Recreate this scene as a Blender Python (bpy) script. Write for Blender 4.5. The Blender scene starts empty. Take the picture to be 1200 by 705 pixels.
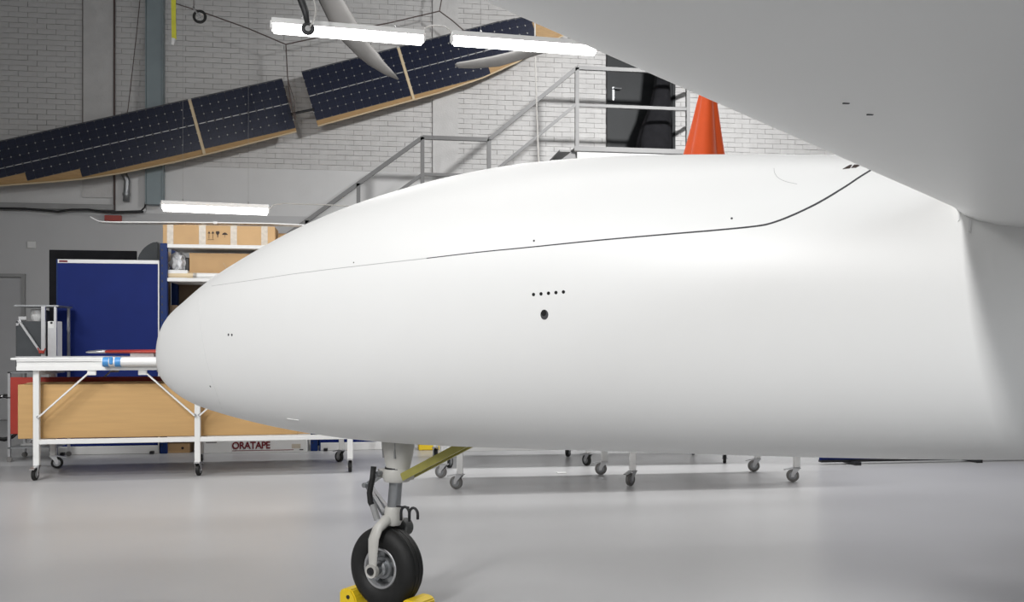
import bpy, bmesh, math, random
from mathutils import Vector, Matrix
from mathutils.bvhtree import BVHTree
random.seed(7)
C = bpy.context.scene.collection
PI = math.pi
# ------------------------------------------------------------------ camera
YAW = math.radians(8.5); CA, SA = math.cos(YAW), math.sin(YAW)
FPX, CX, HY, CH = 1100.0, 600.0, 400.0, 1.15
cam = bpy.data.cameras.new('camera'); co = bpy.data.objects.new('camera', cam); C.objects.link(co)
cam.sensor_width = 36; cam.lens = 36*FPX/1200; cam.shift_y = (HY-352.5)/1200; cam.clip_start = 0.02
co.location = (0, 0, CH); co.rotation_euler = (PI/2, 0, -YAW)
sc = bpy.context.scene
sc.camera = co
sc.view_settings.view_transform = 'Standard'; sc.view_settings.look = 'None'
sc.view_settings.exposure = 0.0; sc.view_settings.gamma = 1.0; sc.view_settings.use_curve_mapping = False
# ------------------------------------------------------------------ helpers: image measurements -> places in the hall
def cp(X, D, z): return Vector((X*CA + D*SA, -X*SA + D*CA, z))
def px(u, v, D): return cp((u-CX)/FPX*D, D, CH-(v-HY)/FPX*D)
def pw(u, v, Y): k = (u-CX)/FPX; return px(u, v, Y/(CA-k*SA))
def pf(u, v): return px(u, v, FPX*CH/(v-HY))
def pz(u, v, z): return px(u, v, FPX*(CH-z)/(v-HY))
# ------------------------------------------------------------------ light
w = bpy.data.worlds.new('world'); sc.world = w; w.use_nodes = True
w.node_tree.nodes['Background'].inputs[0].default_value = (.8, .87, 1, 1)
w.node_tree.nodes['Background'].inputs[1].default_value = 0.05
def area(name, loc, target, sx, sy, power, col=(1, .995, .985)):
    l = bpy.data.lights.new(name, 'AREA'); l.shape = 'RECTANGLE'; l.size = sx; l.size_y = sy
    l.energy = power; l.color = col
    o = bpy.data.objects.new(name, l); C.objects.link(o); o.location = loc
    d = Vector(target)-Vector(loc); o.rotation_euler = d.to_track_quat('-Z', 'Y').to_euler()
    return o
k = cp(-3.1, -1.6, 4.3); area('lamp_row_key', k, cp(-.2, 3.3, 1.2), .35, 1.6, 300)
k = cp(-4.6, 1.6, 4.6); area('lamp_row_left', k, cp(-1.0, 4.0, 1.0), .3, 1.4, 62)
k = cp(2.6, -3.6, 3.0); area('fill_right', k, cp(2.0, 2.4, .3), 3.2, 1.8, 135, (.92, .96, 1))  # added soft fill for the wing underside and shaded fuselage side
area('lamp_row_far', (2.0, 8.3, 5.6), (2.0, 8.5, 0), 6, .2, 140).data.spread = math.radians(125)
area('lamp_row_mid', (.5, 4.6, 5.4), (.5, 4.9, 0), 5, .3, 50)
k = cp(3.6, 8.8, 3.5); area('fill_right_far', k, cp(2.6, 5.3, 0), 2.4, .3, 110)  # unseen fill, added to lift the floor on the right
k = cp(-4.4, 4.8, 3.6); area('fill_table', k, cp(-3.1, 8.2, .7), 2.4, .25, 38).data.spread = math.radians(100)  # fill added to brighten the left table and its carton
g_ = area('gallery_lamp', (5.3, 6.9, 6.4), (4.0, 14.6, 3.0), .8, .4, 225); g_.data.spread = math.radians(92)
# ------------------------------------------------------------------ materials
def mat(name, col, rough=.5, metal=0, noise=0, nscale=8, bump=0, bscale=60, coat=0, emit=None, stretch=None, trans=0):
    m = bpy.data.materials.new(name); m.use_nodes = True
    nt = m.node_tree; b = nt.nodes['Principled BSDF']
    b.inputs['Base Color'].default_value = (*col, 1); b.inputs['Roughness'].default_value = rough
    b.inputs['Metallic'].default_value = metal; b.inputs['Coat Weight'].default_value = coat
    b.inputs['Coat Roughness'].default_value = .12
    tc = nt.nodes.new('ShaderNodeTexCoord'); vec = tc.outputs['Object']
    if stretch:
        mp = nt.nodes.new('ShaderNodeMapping'); mp.inputs['Scale'].default_value = stretch
        nt.links.new(vec, mp.inputs[0]); vec = mp.outputs[0]
    if noise:
        n = nt.nodes.new('ShaderNodeTexNoise'); n.inputs['Scale'].default_value = nscale; n.inputs['Detail'].default_value = 5
        nt.links.new(vec, n.inputs[0])
        r = nt.nodes.new('ShaderNodeMapRange'); r.inputs[1].default_value = .3; r.inputs[2].default_value = .7
        r.inputs[3].default_value = 1-noise; r.inputs[4].default_value = 1+noise
        nt.links.new(n.outputs[0], r.inputs[0])
        h = nt.nodes.new('ShaderNodeVectorMath'); h.operation = 'SCALE'; h.inputs[0].default_value = col
        nt.links.new(r.outputs[0], h.inputs['Scale']); nt.links.new(h.outputs[0], b.inputs['Base Color'])
    if bump:
        n = nt.nodes.new('ShaderNodeTexNoise'); n.inputs['Scale'].default_value = bscale; n.inputs['Detail'].default_value = 4
        nt.links.new(vec, n.inputs[0])
        bu = nt.nodes.new('ShaderNodeBump'); bu.inputs['Strength'].default_value = bump; bu.inputs['Distance'].default_value = .01
        nt.links.new(n.outputs[0], bu.inputs['Height']); nt.links.new(bu.outputs[0], b.inputs['Normal'])
    if emit:
        b.inputs['Emission Color'].default_value = (*emit[0], 1); b.inputs['Emission Strength'].default_value = emit[1]
    if trans: b.inputs['Transmission Weight'].default_value = trans
    return m
M = dict(
 paint=mat('white_gloss_paint', (.82, .82, .81), .42, noise=.012, nscale=2),
 floor=mat('epoxy_floor', (.385, .385, .39), .32, noise=.05, nscale=.8, bump=.03, bscale=6),
 plaster=mat('painted_plaster', (.62, .62, .62), .8, noise=.04, nscale=1.5, bump=.1, bscale=30),
 plaster_low=mat('grey_painted_plaster', (.50, .50, .505), .75, noise=.04, nscale=1.5, bump=.1, bscale=30),
 brick=mat('painted_brick', (.545, .54, .535), .8, noise=.06, nscale=6, bump=.3, bscale=40),
 mortar=mat('mortar_joint', (.31, .30, .295), .9, noise=.25, nscale=3),
 ceil=mat('grey_ceiling', (.12, .12, .12), .9, noise=.03),
 white=mat('white_enamel', (.72, .72, .71), .4, noise=.02),
 alu=mat('aluminium', (.62, .62, .63), .35, .9, noise=.04, nscale=20),
 chrome=mat('chrome', (.5, .52, .55), .15, 1),
 steel=mat('dull_steel', (.32, .33, .34), .4, .8, noise=.1, nscale=15),
 greymetal=mat('grey_painted_steel', (.29, .29, .29), .5, .2, noise=.05),
 colum=mat('blue_grey_steel', (.24, .29, .31), .55, noise=.08, nscale=3),
 rubber=mat('black_rubber', (.012, .012, .012), .6, noise=.2, nscale=12, bump=.1),
 grub=mat('grey_rubber', (.16, .155, .15), .6, noise=.08),
 black=mat('black_plastic', (.012, .012, .014), .5),
 hole=mat('dark_hole', (.006, .006, .006), .9),
 seam=mat('seam_gap', (.06, .06, .065), .9),
 seamlight=mat('filled_seam', (.45, .45, .45), .7),
 card=mat('cardboard', (.50, .31, .13), .8, noise=.05, nscale=3, bump=.1, bscale=40, stretch=(1, 1, 12)),
 card2=mat('tan_cardboard', (.56, .36, .18), .8, noise=.05, nscale=5),
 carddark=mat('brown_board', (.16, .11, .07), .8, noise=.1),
 tape=mat('clear_tape', (.50, .44, .36), .3, noise=.12, nscale=30),
 blue=mat('blue_panel', (.007, .018, .125), .6, noise=.06, nscale=5, bump=.05, bscale=200),
 bluesteel=mat('blue_steel', (.010, .028, .12), .45, noise=.05),
 orange=mat('orange_fabric', (.74, .09, .012), .7, noise=.05, bump=.1),
 blackcloth=mat('black_fabric', (.012, .012, .014), .9, noise=.2),
 greycloth=mat('grey_fabric', (.06, .065, .07), .85, noise=.1),
 red=mat('red_paint', (.33, .03, .018), .4, noise=.05),
 redlabel=mat('dark_red_print', (.16, .012, .02), .6),
 yellow=mat('yellow_paint', (.78, .55, .02), .45, noise=.05),
 strap=mat('yellow_webbing', (.62, .60, .05), .7, noise=.1),
 olive=mat('olive_anodised', (.36, .33, .09), .4, .3, noise=.08, nscale=20),
 cell=mat('solar_cell', (.012, .016, .036), .25, .1, noise=.25, nscale=25),
 back=mat('panel_backing', (.07, .072, .08), .7),
 dot=mat('solder_ribbon', (.5, .5, .5), .4, .6),
 wood=mat('bare_plywood', (.40, .25, .11), .6, noise=.12, nscale=6, stretch=(1, 1, 8)),
 door=mat('dark_door', (.022, .024, .026), .5, noise=.1, nscale=3),
 doorgrey=mat('grey_door', (.40, .40, .41), .5, noise=.02),
 lamp=mat('lit_diffuser', (.9, .9, .9), .4, emit=((1, .99, .97), 11)),
 bluetape=mat('blue_tape', (.06, .25, .55), .4),
 foil=mat('crumpled_film', (.75, .76, .78), .35, noise=.2, nscale=20, bump=.6, bscale=20),
 rope=mat('dark_rope', (.10, .075, .07), .9),
 cord=mat('white_cord', (.42, .41, .39), .6),
 ink=mat('black_print', (.05, .035, .03), .8),
 cream=mat('cream_roll', (.62, .50, .33), .7, noise=.05),
 gear=mat('gear_enamel', (.50, .49, .46), .4, noise=.05, nscale=20),
 rail=mat('railing_paint', (.17, .17, .17), .5, .1, noise=.05),
 platform=mat('platform_steel', (.30, .30, .30), .6, noise=.05),
)
for k_ in ('blue', 'bluesteel', 'door', 'blackcloth', 'rubber'): M[k_].node_tree.nodes['Principled BSDF'].inputs['Specular IOR Level'].default_value = .15 if k_ != 'rubber' else .35
# ------------------------------------------------------------------ object helpers
MW = {}
def link(o, loc=(0, 0, 0), rz=0, parent=None):
    C.objects.link(o); o.location = loc; o.rotation_euler = (0, 0, rz)
    L = Matrix.Translation(Vector(loc)) @ Matrix.Rotation(rz, 4, 'Z')
    if parent: o.parent = parent; L = MW[parent] @ L
    MW[o] = L; return o
def tag(o, label=None, cat=None, group=None, kind=None):
    if label: o['label'] = label
    if cat: o['category'] = cat
    if group: o['group'] = group
    if kind: o['kind'] = kind
    return o
def thing(name, label, cat, loc=(0, 0, 0), rz=0, group=None):
    return tag(link(bpy.data.objects.new(name, None), loc, rz), label, cat, group)
def obj(name, bm, m, parent=None, world=False, smooth=False, kind=None, label=None, origin=None, autos=None):
    """one mesh object; world=True: bm is in world coordinates and is brought into the parent's frame"""
    if world and parent: bmesh.ops.transform(bm, matrix=MW[parent].inverted(), verts=bm.verts)
    loc = Vector((0, 0, 0))
    if parent is None or origin == 'centre':
        xs = [v.co for v in bm.verts]
        loc = Vector([(min(c[i] for c in xs)+max(c[i] for c in xs))/2 for i in range(3)])
        if parent is None: loc.z = min(c.z for c in xs)
        bmesh.ops.translate(bm, vec=-loc, verts=bm.verts)
    bmesh.ops.recalc_face_normals(bm, faces=bm.faces)
    me = bpy.data.meshes.new(name); bm.to_mesh(me); bm.free()
    me.materials.append(M[m])
    if smooth or autos:
        for p in me.polygons: p.use_smooth = True
    if autos: me.set_sharp_from_angle(angle=math.radians(autos))
    o = bpy.data.objects.new(name, me); link(o, loc, 0, parent)
    if kind: o['kind'] = kind
    if label: o['label'] = label
    return o
def box(bm, x0, x1, y0, y1, z0, z1, bev=0, mtx=None, seg=1):
    vs = [bm.verts.new((x, y, z)) for x in (x0, x1) for y in (y0, y1) for z in (z0, z1)]
    fs = [(0, 1, 3, 2), (4, 6, 7, 5), (0, 4, 5, 1), (2, 3, 7, 6), (0, 2, 6, 4), (1, 5, 7, 3)]
    fl = [bm.faces.new([vs[i] for i in f]) for f in fs]
    if mtx: bmesh.ops.transform(bm, matrix=mtx, verts=vs)
    if bev:
        es = list({e for f in fl for e in f.edges})
        bmesh.ops.bevel(bm, geom=es, offset=bev, segments=seg, affect='EDGES', profile=.5)
    return bm
def B(*a, **k): return box(bmesh.new(), *a, **k)
def tube(bm, pts, r, n=8, cap=True, closed=False):
    pts = [Vector(p) for p in pts]; N = len(pts)
    rs = r if isinstance(r, (list, tuple)) else [r]*N
    up = None; rings = []
    for i, p in enumerate(pts):
        if closed: t = pts[(i+1) % N]-pts[i-1]
        else: t = pts[min(i+1, N-1)]-pts[max(i-1, 0)]
        t.normalize()
        if up is None:
            up = Vector((0, 0, 1)) if abs(t.z) < .9 else Vector((1, 0, 0))
        a = t.cross(up).normalized(); b = a.cross(t).normalized(); up = b
        rings.append([bm.verts.new(p+(a*math.cos(2*PI*j/n)+b*math.sin(2*PI*j/n))*rs[i]) for j in range(n)])
    for i in range(N if closed else N-1):
        A, Bq = rings[i], rings[(i+1) % N]
        for j in range(n): bm.faces.new((A[j], A[(j+1) % n], Bq[(j+1) % n], Bq[j]))
    if cap and not closed:
        bm.faces.new(rings[0][::-1]); bm.faces.new(rings[-1])
    return bm
def T(pts, r, n=8, **k): return tube(bmesh.new(), pts, r, n, **k)
def bar(bm, p0, p1, w, h, up=(0, 0, 1)):
    """square bar from p0 to p1"""
    p0, p1 = Vector(p0), Vector(p1); t = (p1-p0).normalized(); up = Vector(up)
    if abs(t.dot(up)) > .95: up = Vector((0, 1, 0))
    a = t.cross(up).normalized(); b = a.cross(t).normalized()
    R = [[bm.verts.new(p+a*sx*w/2+b*sz*h/2) for sx, sz in ((-1, -1), (1, -1), (1, 1), (-1, 1))] for p in (p0, p1)]
    for j in range(4): bm.faces.new((R[0][j], R[0][(j+1) % 4], R[1][(j+1) % 4], R[1][j]))
    bm.faces.new(R[0][::-1]); bm.faces.new(R[1]); return bm
def lathe(bm, prof, n=32, axis='Y', centre=(0, 0, 0), ang=2*PI, closed=False):
    """prof: (axial, radius)"""
    c = Vector(centre); rings = []
    for a_, r_ in prof:
        ring = []
        for j in range(n):
            t = ang*j/n; u, v = math.cos(t)*r_, math.sin(t)*r_
            q = {'Y': (u, a_, v), 'Z': (u, v, a_), 'X': (a_, u, v)}[axis]
            ring.append(bm.verts.new(c+Vector(q)))
        rings.append(ring)
    m = len(rings)
    for i in range(m if closed else m-1):
        A, Bq = rings[i], rings[(i+1) % m]
        for j in range(n): bm.faces.new((A[j], A[(j+1) % n], Bq[(j+1) % n], Bq[j]))
    if not closed:
        bm.faces.new(rings[0][::-1]); bm.faces.new(rings[-1])
    return bm
def prism(bm, poly, mtx_or_off, thick):
    """poly: list of Vectors (world), extruded by vector"""
    off = Vector(mtx_or_off)*thick
    a = [bm.verts.new(p) for p in poly]; b = [bm.verts.new(Vector(p)+off) for p in poly]
    bm.faces.new(a); bm.faces.new(b[::-1]); n = len(poly)
    for i in range(n): bm.faces.new((a[i], b[i], b[(i+1) % n], a[(i+1) % n]))
    return bm
def rotm(loc, rz=0, ry=0, rx=0):
    return Matrix.Translation(Vector(loc)) @ Matrix.Rotation(rz, 4, 'Z') @ Matrix.Rotation(ry, 4, 'Y') @ Matrix.Rotation(rx, 4, 'X')

# ================================================================== SETTING
W = 14.67; XL, XR, YB, ZC = -7.5, 12.5, -6.0, 7.4
def struct(name, bm, m, label, parent=None, cat='structure'):
    o = obj(name, bm, m, parent); o['kind'] = 'structure'; o['label'] = label; return o
struct('floor', B(XL-.2, XR+.2, YB-.2, W+.2, -.1, 0), 'floor', 'smooth light grey epoxy hall floor')
struct('ceiling', B(XL-.2, XR+.2, YB-.2, W+.2, ZC, ZC+.1), 'ceil', 'grey hall ceiling above the frame')
struct('wall_left', B(XL-.2, XL, YB, W, 0, ZC), 'plaster', 'plain grey wall left of the frame')
struct('wall_right', B(XR, XR+.2, YB, W, 0, ZC), 'plaster', 'plain grey wall right of the frame')
struct('wall_rear', B(XL-.2, XR+.2, YB-.2, YB, 0, ZC), 'plaster', 'plain grey wall behind the viewer')
ZB = 3.78
wall = link(bpy.data.objects.new('wall_back', None), (0, W, 0)); wall['kind'] = 'structure'
wall['label'] = 'back wall of white painted brick above smooth grey plaster'
obj('plaster_band', B(XL-.2, XR+.2, W, W+.2, 3.06, ZB), 'plaster', wall, world=True)
obj('plaster_dado', B(XL-.2, XR+.2, W-.02, W+.2, 0, 3.06), 'plaster_low', wall, world=True)
obj('brick_backing', B(XL-.2, XR+.2, W+.012, W+.2, ZB, ZC), 'mortar', wall, world=True)
pA = (pw(97, 100, W).x, pw(134, 100, W).x); pB = (pw(507, 150, W).x, pw(537, 150, W).x)
dx0, dx1 = pw(712, 100, W).x, pw(789, 100, W).x; dz0 = 4.0; dz1 = 6.08
for p in (pA, pB):
    o = obj('pilaster', B(p[0], p[1], W-.03, W+.1, ZB-.5, ZC), 'brick', wall, world=True)
# bricks
CAMW = Vector((0, 0, CH))
def project(p):
    d = p-CAMW; D = d.x*SA+d.y*CA; X = d.x*CA-d.y*SA
    return CX+FPX*X/D, HY-FPX*d.z/D, D
BL, BH = .262, .0785
cells = []
row = 0; z = ZB
while z < ZC-.03:
    x = XL+.02+(row % 2)*BL/2
    while x < XR-BL:
        a, b = x, x+BL
        for (p, q) in (pA, pB, (dx0-.02, dx1+.02) if dz0-.04 < z < dz1 else (99, 99)):
            if a < p < b: b = p
            if p <= a and b <= q: a = b
            elif a < q < b and a >= p: a = q
        if b-a > .012: cells.append((a, b, z, z+BH))
        x += BL
    row += 1; z += BH
def jit(a, b): return random.uniform(a, b)
bmesh_cache = []
vis = []
for c in cells:
    u, v, D = project(Vector(((c[0]+c[1])/2, W, (c[2]+c[3])/2)))
    ok = 0 < u < 345 and 2 < v < 165-(u*.225) and not (165 < u < 195)
    vis.append((0 if ok else 1, D, c))
vis.sort(key=lambda t: (t[0], t[1]))
protos = []
for k_ in range(14):
    hw, hh, pr = BL/2-jit(.0015, .004), BH/2-jit(.0012, .0042), jit(.008, .016)
    bm = B(-hw, hw, -pr, .002, -hh, hh)
    for v_ in bm.verts: v_.co += Vector((jit(-.002, .002), jit(-.002, .0), jit(-.0012, .0012)))
    me = bpy.data.meshes.new('brick'); bmesh.ops.recalc_face_normals(bm, faces=bm.faces); bm.to_mesh(me); bm.free(); me.materials.append(M['brick']); protos.append(me)
nb = 0; field = bmesh.new()
for flag, D, c in vis:
    w_, cxm, czm = c[1]-c[0], (c[0]+c[1])/2, (c[2]+c[3])/2
    if nb < 300 and flag == 0 and w_ > .2:
        o = bpy.data.objects.new('brick', random.choice(protos)); link(o, (cxm, .012, czm), 0, wall); o.scale.x = w_/BL; nb += 1
    else:
        box(field, c[0]+jit(.0012, .0032), c[1]-jit(.0012, .0032), W+.012-jit(.008, .016), W+.014, c[2]+jit(.001, .0042), c[3]-jit(.001, .0042))
obj('brick_field', field, 'brick', wall, world=True, kind='stuff', label='rest of the white painted bricks')
# gallery door
d2 = link(bpy.data.objects.new('door_2', None), (dx0, W, dz0)); d2['kind'] = 'structure'; d2['label'] = 'dark grey metal door on the upper gallery'
obj('door_leaf', B(dx0+.03, dx1-.03, W-.03, W+.01, dz0, dz1-.03, bev=.004), 'door', d2, world=True)
fr = bmesh.new(); box(fr, dx0-.02, dx0+.03, W-.05, W+.01, dz0, dz1); box(fr, dx1-.03, dx1+.02, W-.05, W+.01, dz0, dz1); box(fr, dx0-.02, dx1+.02, W-.05, W+.01, dz1, dz1+.05); box(fr, dx0+.03, dx1-.03, W-.05, W+.01, dz1-.03, dz1)
obj('door_frame', fr, 'door', d2, world=True)
hp = pw(719, 106, W-.05); hb = B(hp.x-.018, hp.x+.018, W-.045, W-.03, hp.z-.16, hp.z+.06, bev=.004)
tube(hb, [(hp.x, W-.04, hp.z+.03), (hp.x, W-.09, hp.z+.03), (hp.x+.12, W-.095, hp.z+.025)], .011)
obj('door_handle', hb, 'steel', d2, world=True, label='brushed metal lever handle')
# lower left door
q0, q1 = pw(-45, 330, W).x, pw(31, 330, W).x; dh = pw(30, 321, W).z
d1 = link(bpy.data.objects.new('door_1', None), (q0, W, 0)); d1['kind'] = 'structure'; d1['label'] = 'light grey door at the left edge'
obj('door_leaf', B(q0+.05, q1-.05, W-.05, W, .01, dh-.06, bev=.004), 'doorgrey', d1, world=True)
fr = bmesh.new()
for a in ((q0, q0+.05, .0, dh-.05), (q1-.05, q1, .0, dh-.05), (q0, q1, dh-.05, dh)): box(fr, a[0], a[1], W-.07, W, a[2], a[3])
obj('door_frame', fr, 'greymetal', d1, world=True)
obj('door_handle', T([(q0+.12, W-.05, 1.0), (q0+.12, W-.11, 1.0), (q0+.24, W-.11, 1.0)], .012), 'alu', d1, world=True)
# trims: steel column, vertical seams, cable ledge
x0, x1 = pw(171.5, 150, W-.15).x, pw(190, 150, W-.15).x
bm = bmesh.new(); zc = pw(180, 241, W).z
box(bm, x0, x1, W-.16, W-.02, zc, ZC, bev=.006); box(bm, x0-.012, x0, W-.175, W-.02, zc, ZC); box(bm, x1, x1+.012, W-.175, W-.02, zc, ZC)
struct('trim_1', bm, 'colum', 'blue grey steel column up the brick wall')
a = pw(134, 0, W-.04); b = pw(134, 246, W-.04)
struct('trim_2', T([(a.x, W-.045, ZC), (a.x, W-.045, b.z)], .014), 'rope', 'dark vertical conduit on the brick wall')
a = pw(97, 0, W-.03)
struct('trim_3', T([(a.x, W-.035, ZC), (a.x, W-.035, 4.0)], .006), 'rope', 'thin reddish vertical wire on the brick wall')
l0, l1 = XL, pw(133, 240, W-.1).x; lz = pw(60, 242, W-.1).z
bm = bmesh.new(); box(bm, l0, l1, W-.12, W-.02, lz-.035, lz+.045, bev=.005)
struct('trim_4', bm, 'greymetal', 'grey cable ledge along the wall')
tube_pts = [pw(u, v, W-.14) for u, v in ((-60, 243), (0, 244), (30, 244.5), (58, 247), (68, 248), (84, 245.5), (104, 245.5), (124, 248.5), (168, 248))]
tag(obj('black_cable', T(tube_pts, .017, 6), 'black', smooth=True), 'black cable sagging along the grey wall ledge', 'cable')
# wall panel with pipe elbow
x0, x1 = pw(135, 220, W-.06).x, pw(170.5, 220, W-.06).x; z0 = pw(150, 247.5, W-.06).z
t = thing('wall_duct_panel', 'light grey panel with curved steel pipe on the upper left wall', 'panel', ((x0+x1)/2, W-.06, z0))
obj('panel', B(x0, x1, W-.06, W-.02, z0, z0+1.05, bev=.01), 'plaster', t, world=True)
obj('pipe', T([pw(u, v, W-.14) for u, v in ((140, 190), (145, 203), (149, 212), (148.5, 222), (148, 236))], [.045, .045, .045, .045, .05], 12), 'steel', t, world=True, smooth=True)
obj('pipe_collar', T([pw(148.2, 226, W-.14), pw(148.2, 229, W-.14)], .056, 12), 'steel', t, world=True)
obj('edge_cable', T([pw(u, v, W-.075) for u, v in ((171, 190), (171.5, 205), (171, 235), (169.5, 243), (165, 247), (135, 248))], .012, 6), 'black', t, world=True, smooth=True)
bm = B(*(pw(124.5, 256, W).x, pw(143.5, 256, W).x), W-.10, W-.02, pw(134, 259.5, W).z, pw(134, 253, W).z, bev=.004)
tag(obj('fire_alarm_box', bm, 'red'), 'small dark red box on the wall above the white strip', 'box')
bm = B(*(pw(33, 288, W).x, pw(43, 288, W).x), W-.05, W-.02, pw(38, 291, W).z, pw(38, 283, W).z, bev=.008)
tag(obj('switch_box', bm, 'white'), 'small white square switch on the grey wall', 'switch')

# ================================================================== GALLERY AND STAIRS
YS = W-1.12
def g(u, v, Y=YS): return pw(u, v, Y)
rail0 = g(495, 161); rail1 = g(573, 162.5); rail2 = g(676, 79.5)
LZ = rail0.z-1.08; PZ = g(676, 173.5).z
st = thing('staircase', 'grey steel staircase with pipe railings against the brick wall', 'stairs', (rail1.x, YS, 0))
YD = W-.03
def P3(x, z, y=YS): return Vector((x, y, z))
bm = bmesh.new()
slope = (rail0.z-g(355, 262).z)/(rail0.x-g(355, 262).x)
xb = rail0.x-LZ/slope
foot = P3(xb, 1.08)
bar(bm, foot, rail0, .055, .055); bar(bm, rail0, P3(rail1.x, rail0.z), .055, .055); bar(bm, P3(rail1.x, rail0.z), P3(rail2.x, rail2.z), .055, .055)
xE = g(806, 82).x
bar(bm, P3(rail2.x, rail2.z), P3(xE, rail2.z), .055, .055)
bar(bm, P3(xE, rail2.z), P3(xE+.35, rail2.z, YD-.05), .055, .055)
obj('handrail', bm, 'rail', st, world=True)
bm = bmesh.new(); dz = .53
bar(bm, foot-Vector((0, 0, dz)), rail0-Vector((0, 0, dz)), .045, .045); bar(bm, rail0-Vector((0, 0, dz)), P3(rail1.x, rail0.z-dz), .045, .045)
bar(bm, P3(rail1.x, rail0.z-dz), P3(rail2.x, rail2.z-dz), .045, .045); bar(bm, P3(rail2.x, rail2.z-dz-.02), P3(xE, rail2.z-dz-.02), .045, .045)
bar(bm, P3(xE, rail2.z-dz-.02), P3(xE+.35, rail2.z-dz-.02, YD-.05), .045, .045)
obj('mid_rail', bm, 'rail', st, world=True)
for x, zt, zb_ in ((xb, 1.08, 0), (g(420, 213).x, None, None), (g(360, 250).x, None, None), (rail0.x, rail0.z, LZ), (rail1.x, rail0.z, LZ), (rail2.x, rail2.z, PZ-.05), (xE, rail2.z, PZ-.05)):
    if zt is None: zt = 1.08+(x-xb)*slope; zb_ = zt-1.08
    obj('post', bar(bmesh.new(), P3(x, zb_), P3(x, zt), .055, .055), 'rail', st, world=True)
def flight(xa, za, xb_, zb_):
    n = max(3, round((zb_-za)/.18)); 
    for yy in (YS+.03, YD-.05):
        obj('stringer', bar(bmesh.new(), (xa, yy, za-.12), (xb_, yy, zb_-.12), .02, .2), 'rail', st, world=True)
    for i in range(n):
        f = (i+.5)/n; x = xa+(xb_-xa)*f; z_ = za+(zb_-za)*(i+1)/n-.03
        obj('tread', B(x-.14, x+.14, YS+.04, YD-.06, z_-.02, z_+.01), 'platform', st, world=True)
flight(xb, 0, rail0.x, LZ); flight(rail1.x, LZ, rail2.x, PZ)
obj('landing', B(rail0.x, rail1.x, YS, YD, LZ-.1, LZ), 'platform', st, world=True)
for x in (rail0.x+.05, rail1.x-.05):
    obj('landing_leg', bar(bmesh.new(), (x, YS+.05, 0), (x, YS+.05, LZ-.1), .08, .08), 'rail', st, world=True)
xG = g(838, 170).x
ga = thing('gallery_platform', 'grey gallery platform in front of the dark upper door', 'platform', (rail2.x, YS, 0))
obj('deck', B(rail2.x-.05, xG, YS-.04, YD, PZ-.06, PZ, bev=.005), 'platform', ga, world=True)
obj('deck_edge', B(rail2.x-.05, xG, YS-.06, YS-.04, PZ-.05, PZ+.02), 'rail', ga, world=True)
obj('fascia', B(rail2.x, xG, YS-.03, YS, PZ-.26, PZ-.06), 'plaster', ga, world=True)
for x in (rail2.x+.1, xG-.1):
    obj('support_post', bar(bmesh.new(), (x, YS+.1, 0), (x, YS+.1, PZ-.06), .1, .1), 'rail', ga, world=True)
# black cover in front of the door
def pleated(name, prof, npl, amp, m, label, cat, loc, parent=None, nseg=96, sx=1, sy=1):
    bm = bmesh.new(); rings = []
    for z_, r_, ox in prof:
        rings.append([bm.verts.new((ox+sx*r_*(1+amp*math.sin(npl*th_+.7)+.35*amp*math.sin(2.0*npl*th_+1.9))*math.cos(th_), sy*r_*(1+amp*math.sin(npl*th_+.7))*math.sin(th_), z_)) for th_ in [2*PI*j/nseg for j in range(nseg)]])
    for i in range(len(rings)-1):
        for j in range(nseg): bm.faces.new((rings[i][j], rings[i][(j+1) % nseg], rings[i+1][(j+1) % nseg], rings[i+1][j]))
    bm.faces.new(rings[0][::-1]); bm.faces.new(rings[-1])
    o = obj(name, bm, m, parent, smooth=True)
    if parent is None: o.location += Vector(loc); tag(o, label, cat)
    return o
yk = W-.55; kx = g(767, 170, yk).x
pleated('cloth_cover', [(0, .29, 0), (.25, .285, .0), (.5, .24, .03), (.8, .17, .09), (1.1, .13, .12), (1.4, .11, .13), (1.7, .09, .13), (1.78, .03, .13)], 5, .05, 'blackcloth',
        'tall black cloth cover standing before the dark upper door', 'cover', (kx, yk, PZ), sy=.7)

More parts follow.
